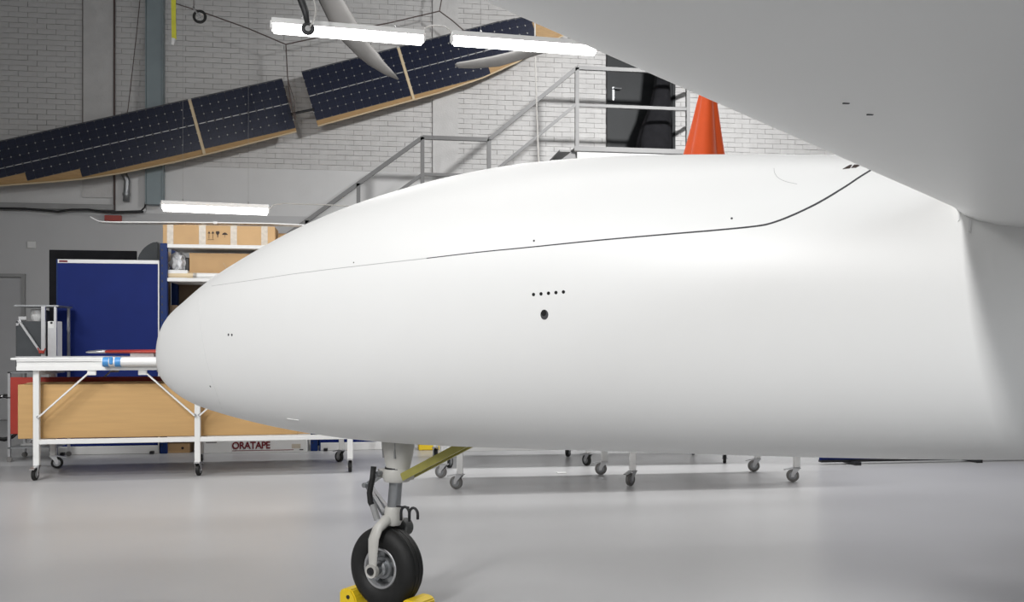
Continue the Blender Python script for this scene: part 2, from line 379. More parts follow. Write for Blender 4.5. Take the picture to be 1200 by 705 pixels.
# ================================================================== HANGING SOLAR WINGS
YW = W-.4
def solar(nm, label, p_in, p_out, chord_vec, cols, rowsfn, divs, first_div_gap, woods, taper):
    """p_in: top corner; span direction p_in->p_out, chord direction downwards"""
    S = (p_out-p_in); L = S.length; S.normalize(); Nn = Vector((0, -1, 0)); Cd = S.cross(Nn).normalized()
    if Cd.z > 0: Cd = -Cd
    t = thing(nm, label, 'wing', p_in)
    def at(s, c, h=0): return p_in+S*s+Cd*c+Nn*h
    # backing wing body: aerofoil-like slab following wood outline
    n = len(woods); bm = bmesh.new(); rings = []
    for (s, cb, ct) in woods:
        pr = [(ct+.02, 0), (ct+.06, .0), (cb-.06, 0), (cb, .022), (cb+.005, .05), (cb-.1, .1), (ct+.25, .12), (ct+.04, .07), (ct+.02, .03)]
        rings.append([bm.verts.new(at(s, c, -h)) for c, h in pr])
    for i in range(n-1):
        for j in range(9): bm.faces.new((rings[i][j], rings[i][(j+1) % 9], rings[i+1][(j+1) % 9], rings[i+1][j]))
    bm.faces.new(rings[0]); bm.faces.new(rings[-1][::-1])
    obj('plywood_skin', bm, 'wood', t, world=True)
    # pale trailing edge strip
    obj('edge_strip', T([at(s, cb+.012, 0) for s, cb, ct in woods], .012, 6), 'cream', t, world=True)
    pitch = .1225; PR = None
    # cell sheets and cells
    sheets = {}
    mesh = {}
    def cellmesh(hh):
        if hh not in mesh:
            a = pitch/2-.0012; c_ = .016; b = hh/2-.0012
            poly = [(-a+c_, -b), (a-c_, -b), (a, -b+c_), (a, b-c_), (a-c_, b), (-a+c_, b), (-a, b-c_), (-a, -b+c_)]
            bm = bmesh.new()
            prism(bm, [Vector((0, 0, 0))+S*x+Cd*y+Nn*.006 for x, y in poly], -Nn, .004)
            bmesh.ops.recalc_face_normals(bm, faces=bm.faces)
            me = bpy.data.meshes.new('solar_cell'); bm.to_mesh(me); bm.free(); me.materials.append(M['cell']); mesh[hh] = me
        return mesh[hh]
    s = first_div_gap; cnt = 0
    edges = []
    k = 0
    while k < cols:
        if k in divs: s += .045
        r0, r1 = rowsfn(k)
        off = taper(s)
        for r_ in range(r0, r1):
            cc = off+.018+(r_+.5)*pitch*.985+(.012 if r_ >= 3 else 0)
            o = bpy.data.objects.new('solar_cell', cellmesh(pitch*.985)); link(o, at(s+pitch/2, cc)-p_in, 0, t); cnt += 1
        edges.append((s, off+.0, off+.018+r1*pitch*.985+.016))
        s += pitch; k += 1
    bm = bmesh.new()
    for (s_, a_, b_) in edges:
        prism(bm, [at(s_-.0, a_, .001), at(s_+pitch, a_, .001), at(s_+pitch, b_, .001), at(s_, b_, .001)], -Nn, .004)
    obj('cell_sheet', bm, 'back', t, world=True)
    bm = bmesh.new()   # little solder pads at the cell corners
    for (s_, a_, b_) in edges:
        off = a_
        for r_ in (1, 2, 4, 5):
            cc = off+.018+r_*pitch*.985+(.012 if r_ >= 3 else 0)
            if cc < b_-.05:
                prism(bm, [at(s_+dx_, cc+dy_, .004) for dx_, dy_ in ((-.007, 0), (0, .009), (.007, 0), (0, -.009))], -Nn, .003)
        cc = off+.018+3*pitch*.985+.006
        if cc < b_-.02: prism(bm, [at(s_+dx_, cc+dy_, .006) for dx_, dy_ in ((.01, -.005), (.1, -.005), (.1, .005), (.01, .005))], -Nn, .003)
    obj('solder_pads', bm, 'dot', t, world=True, kind='stuff')
    for dv in divs:
        e = edges[dv][0]-.022
        obj('divider_strip', prism(bmesh.new(), [at(e-.02, taper(e)+.02, .008), at(e+.02, taper(e)+.02, .008), at(e+.02, taper(e)+.83, .008), at(e-.02, taper(e)+.83, .008)], -Nn, .01), 'cream', t, world=True)
    return t, at
tl = pw(330.5, 91.5, YW); tll = pw(-60, 178, YW)
def taperL(s): return 0.0
def rowsL(k):
    if k >= 0 and k <= 24: return 0, 6
    if k <= 30: return 0, 5
    return 0, 4
woodsL = [(0, .80, 0), (1.0, .825, 0), (1.8, .835, 0), (2.6, .815, 0), (3.1, .775, 0), (3.5, .72, 0), (4.0, .64, 0), (4.6, .55, 0), (5.3, .47, .0)]
solar('solar_wing', 'long solar cell wing on the left, hanging down to the left', tl, tll, None, 38, rowsL, (11,), .0, woodsL, taperL)
tr = pw(353, 83.5, YW); trr = pw(597, 21.5, YW)
woodsR = [(0, .83, 0), (1.0, .82, 0), (1.9, .81, .0), (2.6, .76, .0), (3.2, .66, 0.01), (3.7, .52, .05), (4.2, .40, .12)]
def rowsR(k):
    return 0, (6 if k < 22 else 5 if k < 26 else 4 if k < 28 else 3)
solar('solar_wing', 'shorter solar cell wing on the right, behind the ceiling tubes', tr, trr, None, 29, rowsR, (12,), .0, woodsR, lambda s: 0.0 if s < 3 else (s-3)*.06)
bm = T([pw(341, 133.5, YW-.03), pw(368, 128, YW-.03)], .02, 8)
tag(obj('joining_rod', bm, 'black'), 'black rod joining the two hanging solar wings', 'rod')
# ropes
Yr = YW-.05
Yr = YW-.07
rp = thing('rope_rigging', 'dark ropes with knots holding up the solar wings', 'rope', pw(335, 52, Yr))
def rope(*pts, r=.009): obj('rope', T([pw(u, v, Yr) for u, v in pts], r, 6), 'rope', rp, world=True)
rope((335, 52), (290, 33), (234, 13), (205, 4), (190, -60)); rope((335, 52), (400, 38), (460, 26), (515, 13)); rope((515, 13), (521, -20), (523, -65))
rope((515, 13), (530, 24), (545, 37)); rope((335, 52), (337, 90), (342, 128), (346, 140)); rope((338, 95), (345, 118), (346, 140), r=.006)
tag(obj('suspension_line', T([pw(u, v, Yr-.02) for u, v in ((170, -60), (160, 40), (150, 128), (149, 132))], .006, 6), 'rope'), 'thin reddish cord hanging left of the blue grey column', 'cord')
# white cord in front of the stairs
tag(obj('suspension_line', T([px(u, v, 9.6) for u, v in ((625, -260), (627, 60), (629, 130), (631.5, 195), (636, 330))], .008, 6), 'cord'), 'white cord hanging down before the stair railing', 'cord')
# yellow strap
bm = bmesh.new(); p = px(203, 0, 10.2)
pts = [(200.5, 206.0, -220), (200.5, 206, 0), (200.8, 206, 25), (201.2, 206.6, 46)]
R_ = [[bm.verts.new(px(u, v, 10.2)+cp(0, dy, 0)) for u, dy in ((a, 0), (b, 0), (b, .006), (a, .006))] for a, b, v in pts]
for i in range(3):
    for j in range(4): bm.faces.new((R_[i][j], R_[i][(j+1) % 4], R_[i+1][(j+1) % 4], R_[i+1][j]))
bm.faces.new(R_[0]); bm.faces.new(R_[-1])
stp = thing('lifting_strap', 'yellow webbing strap with white tip hanging at upper left', 'strap', px(203, 46, 10.2))
obj('webbing', bm, 'strap', stp, world=True)
obj('strap_tip', T([px(203.5, 45, 10.19), px(202, 52.5, 10.19)], [.02, .014], 8), 'white', stp, world=True)
# small hanging wheel
hw = thing('model_undercarriage', 'small black spoked wheel hanging from a cord beside the yellow strap', 'wheel', px(234, 19.5, 9.8))
c = Vector((0, 0, 0)); bm = bmesh.new(); R0 = .058
prof = [(math.cos(a_)*.014, R0+math.sin(a_)*.014) for a_ in [2*PI*i/10 for i in range(10)]]
lathe(bm, prof, 28, 'Y', closed=True); obj('tyre', bm, 'rubber', hw, smooth=True)
bm = bmesh.new(); lathe(bm, [(-.012, .014), (.012, .014)], 12)
for i in range(5):
    a_ = 2*PI*i/5+.3; bar(bm, (0, 0, 0), (math.cos(a_)*R0, 0, math.sin(a_)*R0), .008, .012, up=(0, 1, 0))
obj('hub', bm, 'greymetal', hw)
obj('wheel_fork', T([(0, -.02, 0), (-.055, -.02, .075), (-.06, 0, .1)], .009, 6), 'alu', hw)
obj('cord', T([(-.06, 0, .1), (-.08, 0, 2.62)], .004, 5), 'rope', hw)
# grey propeller blades
def blade(name, outline, D, label, thick=.03):
    L_ = [px(u, v, D) for u, v in outline[0]]; Rr = [px(u, v, D) for u, v in outline[1]]
    bm = bmesh.new(); rings = []
    for a, b in zip(L_, Rr):
        mid = (a+b)/2; wv = (b-a)/2; nn = cp(0, 1, 0)*min(thick, wv.length*.35)
        rings.append([bm.verts.new(mid+wv*math.cos(t_)+nn*math.sin(t_)) for t_ in [2*PI*j/12 for j in range(12)]])
    for i in range(len(rings)-1):
        for j in range(12): bm.faces.new((rings[i][j], rings[i][(j+1) % 12], rings[i+1][(j+1) % 12], rings[i+1][j]))
    bm.faces.new(rings[0]); bm.faces.new(rings[-1][::-1])
    return tag(obj(name, bm, 'alu', smooth=True), label, 'propeller blade')
def blade_thing(label, outl, D, corduv):
    t = thing('propeller_blade', label, 'propeller blade', px(*outl[0][0], D))
    o = blade('blade', outl, D, 'x')
    del o['label']; del o['category']
    o.data.transform(Matrix.Translation(Vector(o.location)-MW[t].translation)); o.location = (0, 0, 0); o.parent = t; o.data.materials[0] = M['bladegrey']
    top = px(*corduv, D); obj('cord', T([top, (top.x, top.y, ZC)], .004, 5), 'rope', t, world=True)
M['damperdark'] = mat('damper_grey', (.07, .072, .07), .6, noise=.1)
M['bladegrey'] = mat('blade_grey', (.13, .125, .12), .6, .1, noise=.2, nscale=3)
blade_thing('grey propeller blade pointing down behind the left ceiling tube',
            ([(350, -90), (360, -40), (373, 0), (385, 25), (400, 47), (420, 67), (433, 77), (450, 87), (466, 93.5)],
             [(358, -90), (385, -40), (403, 0), (419, 27), (430, 47), (443, 62), (450, 72), (460, 83), (467.5, 92.5)]), 8.6, (354, -88))
blade_thing('grey rounded blade tip showing below the right ceiling tube',
            ([(533, 75), (536, 73), (548, 71), (575, 66), (605, 59), (640, 52), (680, 44)],
             [(534, 78), (538, 80), (555, 80.5), (585, 78), (612, 70), (642, 61), (681, 52)]), 8.6, (680, 48))
# dark strut with ring
D_ = 7.05
sg = thing('hanging_strut', 'dark curved strut with ring end in front of the left ceiling tube', 'strut', px(361, 33, D_))
obj('strut', T([px(u, v, D_) for u, v in ((340, -160), (348, -60), (353, 0), (358, 14), (360.5, 28))], [.035, .033, .03, .026, .02], 10), 'black', sg, world=True, smooth=True)
pc = px(361, 33.5, D_); bm = bmesh.new()
lathe(bm, [(math.cos(a_)*.016, .036+math.sin(a_)*.015) for a_ in [2*PI*i/8 for i in range(8)]], 20, 'Y', pc, closed=True)
obj('ring', bm, 'black', sg, world=True, smooth=True)
obj('ring_plug', lathe(bmesh.new(), [(-.01, .022), (.01, .022)], 16, 'Y', pc), 'greymetal', sg, world=True)
obj('white_cable', T([px(u, v, D_-.02) for u, v in ((362, -160), (366, -20), (368, 0), (370, 12), (368.5, 22), (363, 32))], .007, 6), 'cord', sg, world=True, smooth=True)

# ================================================================== LAMPS
def tube_lamp(p0, p1, label, wires=True, cable=None):
    mid = (p0+p1)/2; d = p1-p0; L = d.length; rz = math.atan2(d.y, d.x)
    t = thing('tube_lamp', label, 'lamp', mid, rz, 'lit ceiling tube lamps')
    h = L/2
    bm = bmesh.new(); 
    prof = [(-.052, .0), (-.04, .045), (.04, .045), (.052, 0)]
    a = [bm.verts.new((-h+.01, y, z_)) for y, z_ in prof]; b = [bm.verts.new((h-.01, y, z_)) for y, z_ in prof]
    bm.faces.new(a); bm.faces.new(b[::-1])
    for i in range(4): bm.faces.new((a[i], b[i], b[(i+1) % 4], a[(i+1) % 4]))
    obj('housing', bm, 'white', t)
    bm = bmesh.new(); n = 12; ring = [(math.cos(PI+PI*i/n)*.05, math.sin(PI+PI*i/n)*.068) for i in range(n+1)]
    a = [bm.verts.new((-h+.03, y, z_)) for y, z_ in ring]; b = [bm.verts.new((h-.03, y, z_)) for y, z_ in ring]
    bm.faces.new(a); bm.faces.new(b[::-1])
    for i in range(n+1): bm.faces.new((a[i], b[i], b[(i+1) % (n+1)], a[(i+1) % (n+1)]))
    obj('diffuser', bm, 'lamp', t, smooth=False)
    for s in (-1, 1):
        bm = bmesh.new(); x = s*h
        box(bm, min(x, x-s*.03), max(x, x-s*.03), -.045, .045, -.045, .03, bev=.012); obj('end_cap', bm, 'white', t)
        obj('hanger', T([(s*h*.6, 0, .045), (s*h*.6, 0, ZC-mid.z)], .0012, 4), 'greymetal', t)
        obj('hanger_clip', T([(s*h*.6, -.04, .045), (s*h*.6, 0, .075), (s*h*.6, .04, .045)], .005, 5), 'greymetal', t)
    la = bpy.data.lights.new('tube_light', 'AREA'); la.shape = 'RECTANGLE'; la.size = L-.1; la.size_y = .05; la.energy = 13; la.color = (1, .99, .97)
    lo_ = bpy.data.objects.new('tube_light', la); C.objects.link(lo_); lo_.location = mid-Vector((0, 0, .072)); lo_.rotation_euler = (0, 0, rz)
    if cable: obj('cable', T([Vector(q) for q in cable], .007, 6), 'cord', t, world=True, smooth=True)
    return t
def zat(u, v, z): return px(u, v, FPX*(z-CH)/(HY-v))
l1a, l1b = zat(316.5, 28.5, 3.6), zat(498, 43.5, 3.6)
l2a, l2b = zat(528, 43.5, 3.6), zat(700, 56, 3.6)
cab = [px(u, v, 7.6) for u, v in ((494, 41), (498, 33), (506, 30), (521, 31), (527, 35), (531, 42))]
tube_lamp(l1a, l1b, 'left of the two lit ceiling tubes above the fuselage', cable=cab)
tube_lamp(l2a, l2b, 'lit ceiling tube whose right end goes behind the white wing')
l3a = zat(188, 240, 2.63); l3b = zat(316, 245, 2.63)
tube_lamp(l3a, l3b, 'lower lit tube lamp hanging above the cardboard carton on the rack', cable=[px(u, v, 10.6) for u, v in ((315, 245), (321, 240), (332, 238), (350, 239), (385, 240), (420, 242), (470, 245))])

# ================================================================== AIRCRAFT
PSI = math.radians(32)
P0 = cp((196.013-600)/FPX*4.84, 4.84, 0)
air = thing('aircraft', 'large white unmanned aircraft with rounded nose on a single nose wheel', 'aircraft', P0, -PSI-YAW)
K = [0, .12, .25, .4, .55, .7, .9, 1.1, 1.3, 1.5, 1.7, 1.95, 2.2, 2.6]
ZT = [0.9791, 1.0782, 1.1798, 1.3052, 1.3811, 1.4688, 1.586, 1.7047, 1.7941, 1.8358, 1.7994, 1.6998, 1.6013, 1.4455]
ZBm = [0.9791, 0.9493, 0.9293, 0.8896, 0.8366, 0.7998, 0.7584, 0.7274, 0.7204, 0.7357, 0.7577, 0.7978, 0.882, 1.0023]
def spline(K, V):
    n = len(K); h = [K[i+1]-K[i] for i in range(n-1)]
    a = [0]*n; b = [1]*n; c = [0]*n; d = [0]*n
    for i in range(1, n-1):
        a[i] = h[i-1]; b[i] = 2*(h[i-1]+h[i]); c[i] = h[i]; d[i] = 6*((V[i+1]-V[i])/h[i]-(V[i]-V[i-1])/h[i-1])
    for i in range(1, n):
        m_ = a[i]/b[i-1]; b[i] -= m_*c[i-1]; d[i] -= m_*d[i-1]
    m = [0]*n; m[-1] = d[-1]/b[-1]
    for i in range(n-2, -1, -1): m[i] = (d[i]-c[i]*m[i+1])/b[i]
    def f(q):
        j = 0
        while j < n-2 and q > K[j+1]: j += 1
        t = q-K[j]; u = K[j+1]-q; hh = h[j]
        return m[j]*u**3/(6*hh)+m[j+1]*t**3/(6*hh)+(V[j]/hh-m[j]*hh/6)*u+(V[j+1]/hh-m[j+1]*hh/6)*t
    return f
fT, fB = spline(K, ZT), spline(K, ZBm)
EXP = 2.25
def section(q, n=72):
    zt, zb = fT(q), fB(q); hh = max((zt-zb)/2, .0004); zc_ = (zt+zb)/2; w_ = hh*.9
    out = []
    for j in range(n):
        t_ = 2*PI*j/n; c_, s_ = math.cos(t_), math.sin(t_)
        out.append((q*q, w_*math.copysign(abs(c_)**(2/EXP), c_), zc_+hh*math.copysign(abs(s_)**(2/EXP), s_)))
    return out
bm = bmesh.new(); rings = []
NQ = 110
for i in range(NQ+1):
    q = .02+(2.6-.02)*i/NQ
    rings.append([bm.verts.new(p) for p in section(q)])
tip = bm.verts.new((0, 0, .9791))
for j in range(72): bm.faces.new((tip, rings[0][(j+1) % 72], rings[0][j]))
for i in range(NQ):
    for j in range(72): bm.faces.new((rings[i][j], rings[i][(j+1) % 72], rings[i+1][(j+1) % 72], rings[i+1][j]))
# tail cone closes outside the frame
last = rings[-1]; prev = last
cz = (fT(2.6)+fB(2.6))/2
for sc_, ds in ((.8, .5), (.5, 1.1), (.2, 1.7), (.05, 2.0)):
    nr = [bm.verts.new((6.76+ds, v.co.y*sc_, cz+.1*ds+(v.co.z-cz)*sc_)) for v in last]
    for j in range(72): bm.faces.new((prev[j], prev[(j+1) % 72], nr[(j+1) % 72], nr[j]))
    prev = nr
bm.faces.new(prev[::-1])
bmesh.ops.recalc_face_normals(bm, faces=bm.faces)
bvh = BVHTree.FromBMesh(bm)
obj('fuselage', bm, 'paint', air, smooth=True)
MI = MW[air].inverted()
def hit(u, v):
    """where the line of sight through (u,v) meets the fuselage skin, in aircraft coordinates"""
    o_ = MI @ CAMW; d = (MI.to_3x3() @ (px(u, v, 1.0)-CAMW)).normalized()
    p, n_, i_, di = bvh.ray_cast(o_, d)
    if p is None: return None, None
    if n_.dot(d) > 0: n_ = -n_
    return p, n_
def surf_strip(bm, pix, wid, mirror=False, lift=.0008):
    """thin strip of real geometry lying on the skin"""
    P = [hit(*a) for a in pix]; P = [(a, b) for a, b in P if a is not None]
    pts = []
    for k_, (p, n_) in enumerate(P):
        tn = (P[min(k_+1, len(P)-1)][0]-P[max(k_-1, 0)][0]).normalized()
        sd = tn.cross(n_).normalized()*(wid[min(k_, len(wid)-1)]/2)
        q4 = [p+n_*lift-sd, p+n_*lift+sd, p-n_*.004+sd, p-n_*.004-sd]
        if mirror: q4 = [Vector((a.x, -a.y, a.z)) for a in q4]
        pts.append([bm.verts.new(a) for a in q4])
    for i in range(len(pts)-1):
        for j in range(4): bm.faces.new((pts[i][j], pts[i][(j+1) % 4], pts[i+1][(j+1) % 4], pts[i+1][j]))
    if pts: bm.faces.new(pts[0]); bm.faces.new(pts[-1])
    return bm
def resample(pl, n):
    # Catmull-Rom through the given pixels
    out = []
    for i in range(len(pl)-1):
        p0 = pl[max(i-1, 0)]; p1 = pl[i]; p2 = pl[i+1]; p3 = pl[min(i+2, len(pl)-1)]
        for k_ in range(n):
            t_ = k_/n
            out.append(tuple(.5*((2*p1[a])+(-p0[a]+p2[a])*t_+(2*p0[a]-5*p1[a]+4*p2[a]-p3[a])*t_*t_+(-p0[a]+3*p1[a]-3*p2[a]+p3[a])*t_**3) for a in (0, 1)))
    out.append(pl[-1]); return out
sm = resample([(248, 335), (300, 327.5), (350, 320), (415, 312), (500, 302.5), (560, 295.5), (626, 289), (700, 281.5), (780, 274.5), (840, 269.5), (885, 265), (905, 261), (930, 251.5), (960, 237), (990, 219), (1008, 207), (1022, 198.5), (1040, 188)], 5)
nw = len(sm)
wd = [(.0012 if a[0] < 420 else .0012+.0030*(a[0]-420)/400 if a[0] < 820 else .0055) for a in sm]
thin = [a for a in sm if a[0] <= 500]; thick = [a for a in sm if a[0] >= 498]
obj('hatch_seam', surf_strip(bmesh.new(), thin, [.0016+.001*i/len(thin) for i in range(len(thin))]), 'seamlight', air, label='faint front end of the dark hatch seam')
obj('hatch_seam', surf_strip(bmesh.new(), thick, [.0030+.0035*min(1, i/(len(thick)*.7)) for i in range(len(thick))]), 'seam', air, label='dark curved hatch seam')
obj('hatch_seam', surf_strip(bmesh.new(), thick, [.0030+.0035*min(1, i/(len(thick)*.7)) for i in range(len(thick))], mirror=True), 'seam', air)
ns = resample([(233, 340), (234, 365), (237, 395), (243, 425), (252, 455), (262, 484)], 4)
obj('nose_ring_seam', surf_strip(bmesh.new(), ns, [.0012]), 'faintseam' if 'faintseam' in M else 'seamlight', air) if False else None
M['faintseam'] = mat('faint_filled_seam', (.70, .70, .70), .5)
obj('nose_ring_seam', surf_strip(bmesh.new(), ns, [.0016]), 'faintseam', air, label='barely visible ring seam round the nose')
ar = resample([(907, 197), (908, 203), (913, 209), (922, 213), (934, 215.5)], 4)
obj('hairline_mark', surf_strip(bmesh.new(), ar, [.0012]), 'seamlight', air)
def dot(name, u, v, r, m='hole', ry=1.0, lift=.0009):
    p, n_ = hit(u, v)
    if p is None: return
    a = n_.cross(Vector((0, 0, 1))).normalized(); b = a.cross(n_).normalized()
    poly = [p+n_*lift+a*math.cos(t_)*r+b*math.sin(t_)*r*ry for t_ in [2*PI*i/14 for i in range(14)]]
    return obj(name, prism(bmesh.new(), poly, -n_, .005), m, air)
for i in range(5): dot('static_port', 625.3+i*8.75, 344.9-i*.75, .0058)
dot('vent_opening', 638, 368.5, .0145, 'seam', 1.15); dot('vent_hole', 637.3, 366.5, .0095, 'hole', 1.1, .0016)
for u, v, r_ in ((625.8, 282, .0036), (857.5, 255.8, .0036), (267.8, 392, .0055), (271.8, 392.2, .0055), (246.5, 452.5, .0045), (414.5, 307.5, .0025)): dot('screw', u, v, r_, 'seam')
# flush slot low on the nose
bm = surf_strip(bmesh.new(), resample([(337, 490.5), (351, 492.3)], 4), [.008], lift=.003); obj('flush_slot', bm, 'white', air)
def decal(name, uv, m):
    P = [hit(u, v) for u, v in uv]
    n_ = sum((b for a, b in P), Vector()).normalized()
    return obj(name, prism(bmesh.new(), [a+n_*.0015 for a, b in P], -n_, .006), m, air)
decal('arrow_mark', [(987.5, 198.2), (995.5, 193.6), (998.5, 193.2), (996, 197.2)], 'ink')
decal('arrow_mark', [(997.5, 196.8), (1001, 193.2), (1009, 193.2), (1003, 196.5)], 'ink')
# ---- wings
def airfoil(ch, tk, n=22):
    up, lo = [], []
    for i in range(n+1):
        x = .5*(1-math.cos(PI*i/n)); y = 5*tk*(.2969*math.sqrt(x)-.126*x-.3516*x*x+.2843*x**3-.1036*x**4)
        cm = .035*4*x*(1-x)*.7
        up.append((x*ch, (cm+y*.95)*ch)); lo.append((x*ch, (cm*.4-y*1.05)*ch))
    return up[::-1]+lo[1:-1]
def wing(side):
    bm = bmesh.new(); rings = []
    SW = .172
    for b in (0.05, .2, .38, .5, .7, 1.0, 1.4, 1.9, 2.5, 3.2, 3.9, 4.0):
        ch = 1.30-.09*b; tk = .15-.008*b
        fil = max(0, (.55-b)/.5)           # root fillet
        x0_ = WX-SW*(b-.38)-.10*fil**2; ch2 = ch+.14*fil**2; z0_ = WZ+.028*(b-.38); tk2 = tk*(1+.35*fil**2)
        if b > 3.95: tk2 *= .3
        rings.append([bm.verts.new((x0_+x, side*b, z0_+z_)) for x, z_ in airfoil(ch2, tk2)])
    n = len(rings[0])
    for i in range(len(rings)-1):
        for j in range(n): bm.faces.new((rings[i][j], rings[i][(j+1) % n], rings[i+1][(j+1) % n], rings[i+1][j]))
    bm.faces.new(rings[0]); bm.faces.new(rings[-1][::-1])
    bmesh.ops.recalc_face_normals(bm, faces=bm.faces)
    return bm
WX, WZ = 3.75, 1.532
wb = wing(-1); wbvh = BVHTree.FromBMesh(wb)
obj('wing', wb, 'paint', air, smooth=True, label='left wing reaching over the viewer')
obj('wing', wing(1), 'paint', air, smooth=True)
for (u, v) in ((991.5, 120.8), (1019.5, 134)):
    o_ = MI @ CAMW; d = (MI.to_3x3() @ (px(u, v, 1.0)-CAMW)).normalized(); p, n_, i_, di = wbvh.ray_cast(o_, d)
    if p is not None:
        if n_.dot(d) > 0: n_ = -n_
        dd = (MI.to_3x3() @ cp(1, .0, 0)).normalized(); ee = n_.cross(dd).normalized()
        obj('drain_slot', prism(bmesh.new(), [p+n_*.001+dd*a*.0045+ee*b*.0035 for a, b in ((-1, -.6), (1, -.6), (1.2, 0), (1, .6), (-1, .6), (-1.2, 0))], -n_, .004), 'seam', air)
# small tape tabs at the wing root
for uv in ([(1122.5, 241), (1125.5, 242), (1124.5, 258), (1122.5, 260)], [(1135.5, 256), (1139, 259), (1137, 273), (1134.5, 272)]):
    P = [hit(*a) for a in uv]; n_ = P[0][1]
    obj('tape_tab', prism(bmesh.new(), [a+n_*.003 for a, b in P], -n_, .006), 'faintseam', air)
# ---- nose gear (sub-parts of one gear part)
ng = obj('nose_gear', lathe(bmesh.new(), [(.775, .072), (.70, .070), (.655, .062), (.61, .052), (.60, .052)], 28, 'Z', (1.519, 0, 0)), 'gear', air, autos=40)
gx = 1.505
bm = bmesh.new(); lathe(bm, [(.605, .058), (.60, .060), (.56, .060), (.55, .054)], 28, 'Z', (gx+.008, 0, 0)); box(bm, gx-.085, gx-.04, -.02, .02, .56, .6, bev=.004); box(bm, gx+.045, gx+.085, -.025, .025, .56, .6, bev=.004)
obj('collar', bm, 'gear', ng, autos=40)
obj('housing_band', lathe(bmesh.new(), [(.612, .0535), (.606, .0545), (.604, .0545)], 28, 'Z', (gx+.01, 0, 0)), 'black', ng)
for a_ in (-2.2, -1.1):
    obj('housing_rib', bar(bmesh.new(), (1.519+.069*math.cos(a_), .069*math.sin(a_), .76), (1.519+.063*math.cos(a_), .063*math.sin(a_), .655), .008, .008), 'greymetal', ng)
obj('chrome_leg', T([(gx+.003, 0, .56), (gx-.012, 0, .41)], .0285, 24), 'steel', ng, autos=40)
wx, wr = 1.455, .176
# fork: crown and two curved legs
bm = bmesh.new(); lathe(bm, [(.44, .034), (.43, .038), (.385, .042), (.36, .03)], 20, 'Z', (gx-.012, 0, 0))
for s in (-1, 1):
    pts = [(gx-.015, s*.0, .395, .045, .05), (gx-.02, s*.04, .385, .045, .05), (gx-.035, s*.078, .352, .036, .05), (gx-.046, s*.09, .31, .026, .056), (gx-.047, s*.094, .25, .020, .050), (gx-.048, s*.094, .20, .018, .042), (wx, s*.094, .176, .018, .034)]
    rg = []
    for x, y, z_, a, b in pts:
        steep = abs(y) > .085
        if steep: rg.append([bm.verts.new((x+b/2*math.cos(t_), y+a/2*math.sin(t_), z_)) for t_ in [2*PI*j/12 for j in range(12)]])
        else: rg.append([bm.verts.new((x+b/2*math.cos(t_), y-s*0.0+a/2*math.sin(t_)*.55, z_+a/2*math.sin(t_)*s*.9)) for t_ in [2*PI*j/12 for j in range(12)]])
    for i in range(len(rg)-1):
        for j in range(12): bm.faces.new((rg[i][j], rg[i][(j+1) % 12], rg[i+1][(j+1) % 12], rg[i+1][j]))
    bm.faces.new(rg[0]); bm.faces.new(rg[-1][::-1])
    lathe(bm, [(s*.104, .027), (s*.106, .03), (s*.086, .03), (s*.084, .027)] if s < 0 else [(.084, .027), (.086, .03), (.106, .03), (.108, .027)], 20, 'Y', (wx, 0, .176))
obj('fork', bm, 'gear', ng, autos=45)
# tyre
prof = []
for a_, r_ in ((-.038, .084), (-.05, .095), (-.058, .115), (-.0585, .135), (-.052, .155), (-.040, .169), (-.03, .1745), (-.024, .1755), (-.0225, .173), (-.0195, .173), (-.018, .1762), (-.002, .177), (0.0, .1745), (.002, .177)): prof.append((a_, r_))
prof += [(-a_, r_) for a_, r_ in prof[::-1][1:]]
prof += [(.03, .08), (-.03, .08)]
obj('tyre', lathe(bmesh.new(), prof, 64, 'Y', (wx, 0, .176), closed=True), 'rubber', ng, autos=35)
# rim with openings: outer ring, hub, five spokes
bm = bmesh.new()
lathe(bm, [(-.043, .090), (-.047, .086), (-.046, .078), (-.036, .072), (-.02, .068), (.02, .068), (.036, .072), (.046, .078), (.047, .086), (.043, .090), (.03, .084), (-.03, .084)], 48, 'Y', (wx, 0, .176), closed=True)
obj('rim', bm, 'alu', ng, autos=40)
bm = bmesh.new()
for i in range(5):
    a_ = 2*PI*i/5+.35; u = Vector((math.cos(a_), 0, math.sin(a_)))
    bar(bm, Vector((wx, -.008, .176))+u*.02, Vector((wx, -.02, .176))+u*.073, .022, .014, up=(0, 1, 0))
lathe(bm, [(.0, .071), (.012, .071)], 40, 'Y', (wx, 0, .176))
obj('spokes', bm, 'steel', ng, autos=40)
bm = bmesh.new(); lathe(bm, [(-.082, .018), (-.08, .022), (-.055, .022), (-.05, .034), (-.02, .036), (.05, .03)], 28, 'Y', (wx, 0, .176)); lathe(bm, [(-.032, .046), (-.026, .05), (-.015, .05)], 28, 'Y', (wx, 0, .176))
obj('hub', bm, 'steel', ng, autos=40)
obj('axle_end', lathe(bmesh.new(), [(-.110, .012), (-.112, .016), (-.106, .017), (-.1045, .017)], 18, 'Y', (wx, 0, .176)), 'black', ng)
